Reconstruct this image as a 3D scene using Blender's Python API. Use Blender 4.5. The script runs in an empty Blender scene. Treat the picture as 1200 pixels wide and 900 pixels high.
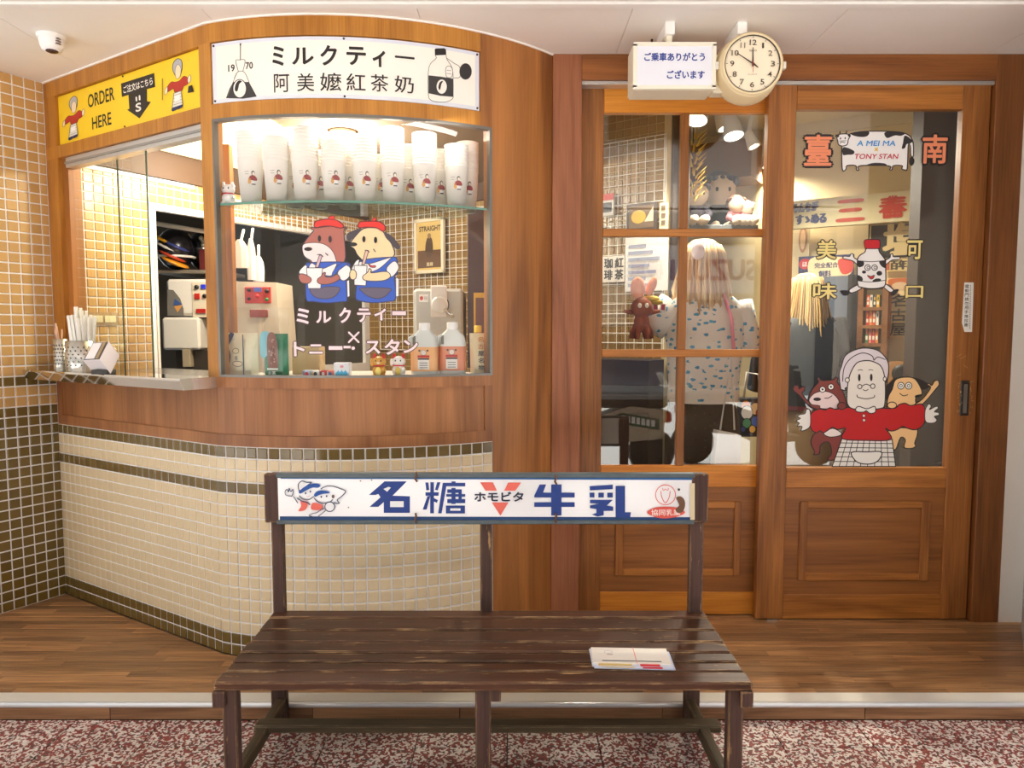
import bpy, bmesh, math, random
from math import sin, cos, pi, radians, atan2, sqrt, hypot
from mathutils import Vector, Matrix
from mathutils.geometry import tessellate_polygon
random.seed(7)
S = bpy.context.scene
COL = S.collection

# ------------------------------------------------------------------ camera, sky, sun, exposure
FPX, PITCH, CAMH = 840.0, math.atan(62 / 840.0), 1.14
cd = bpy.data.cameras.new('camera'); cam = bpy.data.objects.new('camera', cd); COL.objects.link(cam)
cd.sensor_fit = 'HORIZONTAL'; cd.sensor_width = 36; cd.lens = FPX / 1200 * 36; cd.clip_start = 0.02
cam.location = (0, 0, CAMH); cam.rotation_euler = (pi / 2 - PITCH, radians(0.0), 0)
S.camera = cam
S.view_settings.view_transform = 'Standard'; S.view_settings.look = 'None'
S.view_settings.gamma = 1; S.view_settings.use_curve_mapping = False
S.view_settings.exposure = 0.52
W = bpy.data.worlds.new('sky'); S.world = W; W.use_nodes = True
bgn = W.node_tree.nodes['Background']; bgn.inputs[0].default_value = (0.88, 0.95, 1.0, 1); bgn.inputs[1].default_value = 0.8
sl = bpy.data.lights.new('sun', 'SUN'); sl.energy = 10.0; sl.angle = 0.02; sl.color = (1, 0.96, 0.9)
so = bpy.data.objects.new('sun', sl); COL.objects.link(so); so.rotation_euler = (radians(20), radians(-8), 0)
S.cycles.max_bounces = 10; S.cycles.diffuse_bounces = 5; S.cycles.glossy_bounces = 4
S.cycles.transparent_max_bounces = 24; S.cycles.sample_clamp_indirect = 6
S.cycles.caustics_reflective = False; S.cycles.caustics_refractive = False

# ------------------------------------------------------------------ photograph pixel -> point on a real plane
def ray(px, py):
    u, v = px - 600, -(py - 450); c, s = cos(PITCH), sin(PITCH)
    return Vector((u, c * FPX + s * v, -s * FPX + c * v))
EYE = Vector((0, 0, CAMH))
def atY(px, py, Y):
    d = ray(px, py); return EYE + d * (Y / d.y)
def atZ(px, py, Z):
    d = ray(px, py); return EYE + d * ((Z - CAMH) / d.z)
class Plane:
    curved = False
    def __init__(s, o, u, n): s.o = Vector(o); s.u = Vector(u).normalized(); s.n = Vector(n).normalized()
    def uv(s, px, py, off=0.0):
        d = ray(px, py); o = s.o + s.n * off
        p = EYE + d * ((o - EYE).dot(s.n) / d.dot(s.n)); q = p - o
        return q.dot(s.u), p.z
    def pt(s, u, v, off=0.0):
        p = s.o + s.u * u + s.n * off; return Vector((p.x, p.y, v))
# plan of the booth: a straight run then an arc
BA, BK, BC, BR = Vector((-1.94, 3.047)), Vector((-1.02, 2.466)), Vector((-.64, 3.477)), 1.08
BL1 = (BK - BA).length; BT = (BK - BA) / BL1; BN = Vector((BT.y, -BT.x))
BA0 = atan2(BK.y - BC.y, BK.x - BC.x)
BEND = 2.366
class Booth:
    curved = True
    def uv(s, px, py, off=0.0):
        d = ray(px, py); d2 = Vector((d.x, d.y)); a = BA + BN * off
        t = a.dot(BN) / d2.dot(BN); u = (d2 * t - a).dot(BT)
        if u <= BL1: return u, CAMH + d.z * t
        r = BR + off; qa = d2.dot(d2); qb = -2 * d2.dot(BC); qc = BC.dot(BC) - r * r
        t = (-qb - sqrt(max(0, qb * qb - 4 * qa * qc))) / (2 * qa); p = d2 * t
        return BL1 + BR * (atan2(p.y - BC.y, p.x - BC.x) - BA0), CAMH + d.z * t
    def pt(s, u, v, off=0.0):
        if u <= BL1:
            p = BA + BT * u + BN * off
        else:
            a = BA0 + (u - BL1) / BR; p = BC + Vector((cos(a), sin(a))) * (BR + off)
        return Vector((p.x, p.y, v))
    def ang(s, u):
        if u <= BL1: return atan2(BT.y, BT.x)
        return BA0 + (u - BL1) / BR + pi / 2
BOOTH = Booth()

# ------------------------------------------------------------------ materials
def lin(c):
    return tuple((x / 255 / 12.92 if x / 255 <= 0.04045 else ((x / 255 + 0.055) / 1.055) ** 2.4) for x in c) + (1,)
MATS = {}
def M(rgb, rough=0.5, metal=0.0, emit=0.0, var=0.0, scale=30, bump=0.0, coat=0.0, rnd=0.0):
    key = (tuple(rgb), rough, metal, emit, var, scale, bump, coat, rnd)
    if key in MATS: return MATS[key]
    m = bpy.data.materials.new('mat'); m.use_nodes = True; nt = m.node_tree; b = nt.nodes['Principled BSDF']
    b.inputs['Base Color'].default_value = lin(rgb); b.inputs['Roughness'].default_value = rough; b.inputs['Metallic'].default_value = metal
    if coat: b.inputs['Coat Weight'].default_value = coat; b.inputs['Coat Roughness'].default_value = 0.08
    if emit: b.inputs['Emission Color'].default_value = lin(rgb); b.inputs['Emission Strength'].default_value = emit
    if var or bump or rnd:
        tc = nt.nodes.new('ShaderNodeTexCoord'); nz = nt.nodes.new('ShaderNodeTexNoise')
        nz.inputs['Scale'].default_value = scale; nz.inputs['Detail'].default_value = 5
        nt.links.new(tc.outputs['Object'], nz.inputs['Vector'])
        hs = nt.nodes.new('ShaderNodeHueSaturation'); hs.inputs['Color'].default_value = lin(rgb)
        ma = nt.nodes.new('ShaderNodeMath'); ma.operation = 'MULTIPLY_ADD'; ma.inputs[1].default_value = var * 2; ma.inputs[2].default_value = 1 - var
        nt.links.new(nz.outputs['Fac'], ma.inputs[0])
        oi = nt.nodes.new('ShaderNodeObjectInfo'); mb = nt.nodes.new('ShaderNodeMath'); mb.operation = 'MULTIPLY_ADD'
        mb.inputs[1].default_value = rnd * 2; mb.inputs[2].default_value = -rnd
        nt.links.new(oi.outputs['Random'], mb.inputs[0])
        ad = nt.nodes.new('ShaderNodeMath'); nt.links.new(ma.outputs[0], ad.inputs[0]); nt.links.new(mb.outputs[0], ad.inputs[1])
        nt.links.new(ad.outputs[0], hs.inputs['Value']); nt.links.new(hs.outputs[0], b.inputs['Base Color'])
        if bump:
            bp = nt.nodes.new('ShaderNodeBump'); bp.inputs['Strength'].default_value = bump; bp.inputs['Distance'].default_value = 0.004
            nt.links.new(nz.outputs['Fac'], bp.inputs['Height']); nt.links.new(bp.outputs[0], b.inputs['Normal'])
    MATS[key] = m; return m
def wood(dark, light, axis='z', scale=1.0, rough=0.42, rnd=0.12, worn=None, fine=0.35, coat=0.0):
    key = ('wood', dark, light, axis, scale, rough, rnd, worn, fine, coat)
    if key in MATS: return MATS[key]
    m = bpy.data.materials.new('wood'); m.use_nodes = True; nt = m.node_tree; N = nt.nodes; L = nt.links; b = N['Principled BSDF']
    b.inputs['Roughness'].default_value = rough
    if coat: b.inputs['Coat Weight'].default_value = coat; b.inputs['Coat Roughness'].default_value = 0.15
    tc = N.new('ShaderNodeTexCoord'); oi = N.new('ShaderNodeObjectInfo')
    off = N.new('ShaderNodeVectorMath'); off.operation = 'SCALE'; off.inputs[0].default_value = (7.3, 3.1, 5.7)
    L.new(oi.outputs['Random'], off.inputs['Scale'])
    ad = N.new('ShaderNodeVectorMath'); L.new(tc.outputs['Object'], ad.inputs[0]); L.new(off.outputs[0], ad.inputs[1])
    def stretched(a, b_):
        mp = N.new('ShaderNodeMapping'); v = [b_ * scale] * 3; v['xyz'.index(axis)] = a * scale
        mp.inputs['Scale'].default_value = v; L.new(ad.outputs[0], mp.inputs['Vector']); return mp
    m1 = stretched(0.9, 9.0); n1 = N.new('ShaderNodeTexNoise'); n1.inputs['Scale'].default_value = 1; n1.inputs['Detail'].default_value = 4; n1.inputs['Distortion'].default_value = 1.6
    L.new(m1.outputs[0], n1.inputs['Vector'])
    m2 = stretched(5, 170); n2 = N.new('ShaderNodeTexNoise'); n2.inputs['Scale'].default_value = 1; n2.inputs['Detail'].default_value = 3
    L.new(m2.outputs[0], n2.inputs['Vector'])
    mx = N.new('ShaderNodeMix'); mx.inputs[0].default_value = fine; L.new(n1.outputs['Fac'], mx.inputs[2]); L.new(n2.outputs['Fac'], mx.inputs[3])
    cr = N.new('ShaderNodeValToRGB'); cr.color_ramp.elements[0].position = 0.33; cr.color_ramp.elements[0].color = lin(dark)
    cr.color_ramp.elements[1].position = 0.67; cr.color_ramp.elements[1].color = lin(light); L.new(mx.outputs[0], cr.inputs[0])
    hs = N.new('ShaderNodeHueSaturation'); L.new(cr.outputs[0], hs.inputs['Color'])
    va = N.new('ShaderNodeMath'); va.operation = 'MULTIPLY_ADD'; va.inputs[1].default_value = 2 * rnd; va.inputs[2].default_value = 1 - rnd
    L.new(oi.outputs['Random'], va.inputs[0]); L.new(va.outputs[0], hs.inputs['Value'])
    out = hs.outputs[0]
    if worn:
        b.inputs['Specular IOR Level'].default_value = 0.22
        m3 = stretched(7, 60); n3 = N.new('ShaderNodeTexNoise'); n3.inputs['Scale'].default_value = 1; n3.inputs['Detail'].default_value = 6; n3.inputs['Roughness'].default_value = 0.7
        L.new(m3.outputs[0], n3.inputs['Vector'])
        bv = N.new('ShaderNodeBevel'); bv.samples = 4; bv.inputs['Radius'].default_value = 0.005
        ge = N.new('ShaderNodeNewGeometry'); dt = N.new('ShaderNodeVectorMath'); dt.operation = 'DOT_PRODUCT'
        L.new(bv.outputs[0], dt.inputs[0]); L.new(ge.outputs['Normal'], dt.inputs[1])
        e = N.new('ShaderNodeMath'); e.operation = 'MULTIPLY_ADD'; e.inputs[1].default_value = -1.5; e.inputs[2].default_value = 1.5
        L.new(dt.outputs['Value'], e.inputs[0])
        sm = N.new('ShaderNodeMath'); L.new(n3.outputs['Fac'], sm.inputs[0]); L.new(e.outputs[0], sm.inputs[1])
        r = N.new('ShaderNodeValToRGB'); r.color_ramp.elements[0].position = 0.63; r.color_ramp.elements[1].position = 0.69
        L.new(sm.outputs[0], r.inputs[0])
        wm = N.new('ShaderNodeMix'); wm.data_type = 'RGBA'; L.new(r.outputs[0], wm.inputs[0]); L.new(out, wm.inputs[6]); wm.inputs[7].default_value = lin(worn)
        out = wm.outputs[2]
    L.new(out, b.inputs['Base Color'])
    bp = N.new('ShaderNodeBump'); bp.inputs['Strength'].default_value = 0.12; bp.inputs['Distance'].default_value = 0.002
    L.new(n2.outputs['Fac'], bp.inputs['Height']); L.new(bp.outputs[0], b.inputs['Normal'])
    MATS[key] = m; return m
def glass(tint=(0.96, 0.985, 0.97), base=0.05):
    key = ('glass', tint, base)
    if key in MATS: return MATS[key]
    m = bpy.data.materials.new('glass'); m.use_nodes = True; nt = m.node_tree; N = nt.nodes; L = nt.links
    N.remove(N['Principled BSDF']); o = N['Material Output']
    t = N.new('ShaderNodeBsdfTransparent'); t.inputs[0].default_value = tint + (1,)
    g = N.new('ShaderNodeBsdfGlossy'); g.inputs['Roughness'].default_value = 0.0
    lw = N.new('ShaderNodeLayerWeight'); pw = N.new('ShaderNodeMath'); pw.operation = 'POWER'; pw.inputs[1].default_value = 5
    lw.inputs['Blend'].default_value = 0.5; L.new(lw.outputs['Facing'], pw.inputs[0])
    ma = N.new('ShaderNodeMath'); ma.operation = 'MULTIPLY_ADD'; ma.inputs[1].default_value = 1 - base; ma.inputs[2].default_value = base
    L.new(pw.outputs[0], ma.inputs[0]); mx = N.new('ShaderNodeMixShader'); L.new(ma.outputs[0], mx.inputs[0])
    L.new(t.outputs[0], mx.inputs[1]); L.new(g.outputs[0], mx.inputs[2]); L.new(mx.outputs[0], o.inputs[0])
    MATS[key] = m; return m
def speckle(cols, scale=60):
    m = bpy.data.materials.new('terrazzo'); m.use_nodes = True; nt = m.node_tree; N = nt.nodes; L = nt.links; b = N['Principled BSDF']
    tc = N.new('ShaderNodeTexCoord'); v = N.new('ShaderNodeTexVoronoi'); v.inputs['Scale'].default_value = scale; v.inputs['Randomness'].default_value = 1
    nz = N.new('ShaderNodeTexNoise'); nz.inputs['Scale'].default_value = 45
    ad = N.new('ShaderNodeMix'); ad.data_type = 'VECTOR'; ad.inputs[0].default_value = 0.008
    L.new(tc.outputs['Object'], nz.inputs['Vector']); L.new(tc.outputs['Object'], ad.inputs[4]); L.new(nz.outputs['Color'], ad.inputs[5]); L.new(ad.outputs[1], v.inputs['Vector'])
    sp = N.new('ShaderNodeSeparateColor'); L.new(v.outputs['Color'], sp.inputs[0])
    cr = N.new('ShaderNodeValToRGB'); cr.color_ramp.interpolation = 'CONSTANT'
    while len(cr.color_ramp.elements) < len(cols): cr.color_ramp.elements.new(0.5)
    for i, (p, c) in enumerate(cols): cr.color_ramp.elements[i].position = p; cr.color_ramp.elements[i].color = lin(c)
    L.new(sp.outputs[0], cr.inputs[0])
    n2 = N.new('ShaderNodeTexNoise'); n2.inputs['Scale'].default_value = 3; L.new(tc.outputs['Object'], n2.inputs['Vector'])
    r2 = N.new('ShaderNodeValToRGB'); r2.color_ramp.elements[0].position = 0.3; r2.color_ramp.elements[0].color = (0.75, 0.72, 0.7, 1); r2.color_ramp.elements[1].position = 0.6; r2.color_ramp.elements[1].color = (1, 1, 1, 1)
    L.new(n2.outputs['Fac'], r2.inputs[0])
    mu = N.new('ShaderNodeMix'); mu.data_type = 'RGBA'; mu.blend_type = 'MULTIPLY'; mu.inputs[0].default_value = 1; L.new(cr.outputs[0], mu.inputs[6]); L.new(r2.outputs[0], mu.inputs[7])
    L.new(mu.outputs[2], b.inputs['Base Color']); b.inputs['Roughness'].default_value = 0.6
    return m
def spotty(base, c1, c2, scale, thr=0.35, rough=0.8):
    m = bpy.data.materials.new('print'); m.use_nodes = True; nt = m.node_tree; N = nt.nodes; L = nt.links; b = N['Principled BSDF']
    b.inputs['Roughness'].default_value = rough
    tc = N.new('ShaderNodeTexCoord'); v = N.new('ShaderNodeTexVoronoi'); v.inputs['Scale'].default_value = scale
    mp = N.new('ShaderNodeMapping'); mp.inputs['Scale'].default_value = (1, 1, 1.7); L.new(tc.outputs['Object'], mp.inputs[0])
    nz = N.new('ShaderNodeTexNoise'); nz.inputs['Scale'].default_value = scale * 2.5; L.new(mp.outputs[0], nz.inputs['Vector'])
    L.new(mp.outputs[0], v.inputs['Vector'])
    s = N.new('ShaderNodeMath'); s.operation = 'MULTIPLY_ADD'; s.inputs[1].default_value = 0.5; L.new(nz.outputs['Fac'], s.inputs[0]); L.new(v.outputs['Distance'], s.inputs[2])
    lt = N.new('ShaderNodeMath'); lt.operation = 'LESS_THAN'; lt.inputs[1].default_value = thr + 0.2; L.new(s.outputs[0], lt.inputs[0])
    sp = N.new('ShaderNodeSeparateColor'); L.new(v.outputs['Color'], sp.inputs[0])
    mc = N.new('ShaderNodeMix'); mc.data_type = 'RGBA'; L.new(sp.outputs[0], mc.inputs[0]); mc.inputs[6].default_value = lin(c1); mc.inputs[7].default_value = lin(c2)
    mx = N.new('ShaderNodeMix'); mx.data_type = 'RGBA'; L.new(lt.outputs[0], mx.inputs[0]); mx.inputs[6].default_value = lin(base); L.new(mc.outputs[2], mx.inputs[7])
    L.new(mx.outputs[2], b.inputs['Base Color']); return m

BOOTHW = wood((158, 98, 30), (208, 144, 62), 'z', 1.0, 0.4, 0.04)
BOOTHV = wood((124, 74, 32), (192, 126, 64), 'z', 0.7, 0.38, 0.03, fine=0.2)
APRON = wood((136, 84, 46), (186, 126, 78), 'z', 0.8, 0.42, 0.04, fine=0.25)
POSTW = wood((124, 72, 44), (174, 110, 74), 'z', 1.2, 0.5, 0.04)
DOORV = wood((116, 68, 30), (182, 118, 58), 'z', 1.0, 0.36, 0.08)
DOORH = wood((130, 76, 30), (200, 130, 60), 'x', 1.0, 0.36, 0.10)
DOORP = wood((112, 68, 32), (170, 108, 54), 'x', 0.7, 0.36, 0.06)
LEFTH = wood((176, 100, 26), (226, 150, 56), 'x', 1.0, 0.36, 0.08)
FRAMEV = wood((102, 60, 28), (156, 96, 46), 'z', 1.0, 0.42, 0.06)
FRAMEH = wood((114, 66, 30), (168, 104, 50), 'x', 1.0, 0.42, 0.06)
DARKW = wood((46, 30, 20), (74, 52, 36), 'z', 1.0, 0.5, 0.05)
DECKW = wood((108, 72, 42), (196, 146, 96), 'x', 1.3, 0.4, 0.32, fine=0.6)
RISEW = wood((112, 76, 50), (180, 134, 94), 'x', 1.5, 0.5, 0.12)
BENCHW = wood((50, 31, 23), (92, 60, 44), 'x', 1.2, 0.42, 0.14, worn=(206, 168, 120), coat=0.15)
BENCHL = wood((64, 46, 42), (100, 76, 68), 'z', 1.2, 0.55, 0.1, worn=(184, 146, 102))
WHITE = M((248, 244, 240), 0.7, var=0.03, scale=8)
GROUT = M((246, 244, 242), 0.75)
STEEL = M((205, 203, 200), 0.22, 1.0)
MIRROR = M((225, 222, 216), 0.06, 1.0)
ALU = M((214, 212, 208), 0.35, 0.6)
BLACK = M((28, 24, 22), 0.5)
INK = (44, 38, 40)

# ------------------------------------------------------------------ mesh builder
class MB:
    def __init__(s): s.v = []; s.f = []; s.m = []; s.mats = []; s.sm = []
    def mi(s, mat):
        if mat not in s.mats: s.mats.append(mat)
        return s.mats.index(mat)
    def add(s, vs, fs, mat, smooth=False):
        b = len(s.v); s.v += [Vector(p) for p in vs]; i = s.mi(mat)
        for f in fs: s.f.append([b + k for k in f]); s.m.append(i); s.sm.append(smooth)
    def bm(s, bm, mat, smooth=False):
        bm.verts.index_update(); s.add([v.co.copy() for v in bm.verts], [[v.index for v in f.verts] for f in bm.faces], mat, smooth); bm.free()
    def box(s, a, b, mat, bev=0.0, mtx=None):
        bm = bmesh.new(); bmesh.ops.create_cube(bm, size=1)
        lo = [min(a[i], b[i]) for i in range(3)]; hi = [max(a[i], b[i]) for i in range(3)]
        for v in bm.verts:
            v.co = Vector([(lo[i] + hi[i]) / 2 + v.co[i] * (hi[i] - lo[i]) for i in range(3)])
        if bev: bmesh.ops.bevel(bm, geom=bm.edges[:], offset=bev, segments=1, affect='EDGES')
        if mtx:
            for v in bm.verts: v.co = mtx @ v.co
        s.bm(bm, mat); return s
    def prism(s, base, up, mat, cap=True):
        """base: list of points, up: extrusion vector"""
        n = len(base); up = Vector(up); base = [Vector(p) for p in base]; vs = base + [p + up for p in base]
        fs = [[i, (i + 1) % n, n + (i + 1) % n, n + i] for i in range(n)]
        tri = tessellate_polygon([base])
        if cap: fs += [list(t) for t in tri] + [[n + k for k in t] for t in tri]
        s.add(vs, fs, mat); return s
    def lathe(s, c, prof, mat, n=20, axis=(0, 0, 1), smooth=True, cap=True, sx=1, sy=1):
        ax = Vector(axis).normalized(); q = Vector((0, 0, 1)).rotation_difference(ax); c = Vector(c); vs = []
        for r, h in prof:
            for i in range(n):
                a = 2 * pi * i / n; vs.append(c + q @ Vector((r * cos(a) * sx, r * sin(a) * sy, h)))
        fs = [[j * n + i, j * n + (i + 1) % n, (j + 1) * n + (i + 1) % n, (j + 1) * n + i] for j in range(len(prof) - 1) for i in range(n)]
        s.add(vs, fs, mat, smooth)
        if cap:
            for j in (0, len(prof) - 1):
                if prof[j][0] > 1e-5: s.add(vs[j * n:j * n + n], [list(range(n))], mat)
        return s
    def tube(s, pts, r, mat, n=8, smooth=True):
        pts = [Vector(p) for p in pts]; vs = []; rr = r if isinstance(r, (list, tuple)) else [r] * len(pts)
        prev = None
        for i, p in enumerate(pts):
            t = (pts[min(i + 1, len(pts) - 1)] - pts[max(i - 1, 0)]).normalized()
            x = t.orthogonal().normalized() if prev is None else (prev - t * prev.dot(t)).normalized()
            prev = x; y = t.cross(x)
            for k in range(n): a = 2 * pi * k / n; vs.append(p + (x * cos(a) + y * sin(a)) * rr[i])
        fs = [[j * n + k, j * n + (k + 1) % n, (j + 1) * n + (k + 1) % n, (j + 1) * n + k] for j in range(len(pts) - 1) for k in range(n)]
        fs += [list(range(n)), [len(vs) - n + k for k in range(n)]]
        s.add(vs, fs, mat, smooth); return s
    def ell(s, c, r, mat, n=14, m=9, mtx=None):
        c = Vector(c); vs = []; r = Vector(r)
        for j in range(m + 1):
            t = pi * j / m
            for i in range(n):
                a = 2 * pi * i / n; p = Vector((r.x * sin(t) * cos(a), r.y * sin(t) * sin(a), r.z * cos(t))); vs.append(c + (mtx @ p if mtx else p))
        s.add(vs, [[j * n + i, (j + 1) * n + i, (j + 1) * n + (i + 1) % n, j * n + (i + 1) % n] for j in range(m) for i in range(n)], mat, True); return s
    def loft(s, rings, mat, cap=True, smooth=True):
        n = len(rings[0]); vs = [p for r in rings for p in r]
        s.add(vs, [[j * n + i, j * n + (i + 1) % n, (j + 1) * n + (i + 1) % n, (j + 1) * n + i] for j in range(len(rings) - 1) for i in range(n)], mat, smooth)
        if cap: s.add(rings[0], [list(range(n))], mat); s.add(rings[-1], [list(range(n))], mat)
        return s
    def surf_box(s, sf, u0, u1, z0, z1, o0, o1, mat, step=0.04):
        """box bent along a surface"""
        n = max(1, int(math.ceil((u1 - u0) / step))) if sf.curved and u1 > BL1 else 1
        us = [u0 + (u1 - u0) * i / n for i in range(n + 1)]
        if sf.curved and u0 < BL1 < u1: us = sorted(us + [BL1])
        vs = []
        for u in us: vs += [sf.pt(u, z0, o0), sf.pt(u, z0, o1), sf.pt(u, z1, o1), sf.pt(u, z1, o0)]
        fs = []
        for i in range(len(us) - 1):
            a = i * 4; fs += [[a + k, a + (k + 1) % 4, a + 4 + (k + 1) % 4, a + 4 + k] for k in range(4)]
        e = (len(us) - 1) * 4; fs += [[0, 1, 2, 3], [e, e + 1, e + 2, e + 3]]
        s.add(vs, fs, mat); return s
    def mesh(s, name, o=Vector((0, 0, 0))):
        me = bpy.data.meshes.new(name); me.from_pydata([tuple(p - o) for p in s.v], [], s.f)
        for m in s.mats: me.materials.append(m)
        me.polygons.foreach_set('material_index', s.m); me.polygons.foreach_set('use_smooth', s.sm)
        bm = bmesh.new(); bm.from_mesh(me); bmesh.ops.recalc_face_normals(bm, faces=bm.faces[:]); bm.to_mesh(me); bm.free()
        me.update(); return me
def tag(o, label=None, cat=None, group=None, kind=None):
    for k, v in (('label', label), ('category', cat), ('group', group), ('kind', kind)):
        if v: o[k] = v
    return o
def wloc(o):
    p = Vector((0, 0, 0))
    while o: p += o.location; o = o.parent
    return p
def thing(name, label, cat, loc, group=None, kind=None):
    o = bpy.data.objects.new(name, None); COL.objects.link(o); o.location = loc; o.empty_display_size = 0.05
    return tag(o, label, cat, group, kind)
def part(name, mb, parent=None, label=None, kind=None):
    o0 = wloc(parent) if parent else Vector((0, 0, 0))
    o = bpy.data.objects.new(name, mb.mesh(name, o0)); COL.objects.link(o)
    if parent: o.parent = parent
    return tag(o, label, kind=kind)
def single(name, mb, label, cat, group=None, kind=None):
    xs = [min(p[i] for p in mb.v) for i in range(3)]; xm = [max(p[i] for p in mb.v) for i in range(3)]
    c = Vector(((xs[0] + xm[0]) / 2, (xs[1] + xm[1]) / 2, xs[2]))
    o = bpy.data.objects.new(name, mb.mesh(name, c)); o.location = c; COL.objects.link(o)
    return tag(o, label, cat, group, kind)
def inst(src, name, parent, loc, rotz=0.0):
    o = src.copy(); o.name = name; o.parent = parent; o.location = Vector(loc) - (wloc(parent) if parent else Vector()); o.rotation_euler = (0, 0, rotz); COL.objects.link(o); return o
def copy_tree(o, parent=None):
    c = o.copy(); COL.objects.link(c); c.parent = parent
    for ch in list(o.children): copy_tree(ch, c)
    return c

# ------------------------------------------------------------------ flat print on surfaces (lettering, decals)
def smooth_pts(p, closed=True, k=4):
    n = len(p); out = []
    rng = range(n) if closed else range(n - 1)
    for i in rng:
        p0 = p[(i - 1) % n] if closed or i > 0 else p[0]; p1 = p[i]; p2 = p[(i + 1) % n]
        p3 = p[(i + 2) % n] if closed or i + 2 < n else p[-1]
        for j in range(k):
            t = j / k
            out.append(tuple(0.5 * (2 * p1[a] + (p2[a] - p0[a]) * t + (2 * p0[a] - 5 * p1[a] + 4 * p2[a] - p3[a]) * t * t + (3 * p1[a] - p0[a] - 3 * p2[a] + p3[a]) * t ** 3) for a in (0, 1)))
    if not closed: out.append(p[-1])
    return out
TXT = {}
def text2d(s, bold=0.0):
    k = (s, bold)
    if k not in TXT:
        c = bpy.data.curves.new('t', 'FONT'); c.body = s; c.resolution_u = 3; c.offset = bold
        o = bpy.data.objects.new('t', c); COL.objects.link(o); bpy.context.view_layer.update()
        me = bpy.data.meshes.new_from_object(o.evaluated_get(bpy.context.evaluated_depsgraph_get()))
        vs = [(v.co.x, v.co.y) for v in me.vertices]; fs = [list(p.vertices) for p in me.polygons]
        bpy.data.objects.remove(o); bpy.data.curves.remove(c); bpy.data.meshes.remove(me); TXT[k] = (vs, fs)
    return TXT[k]
def tbox(s):
    vs = text2d(s)[0]
    return min(v[0] for v in vs), max(v[0] for v in vs), min(v[1] for v in vs), max(v[1] for v in vs)
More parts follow.
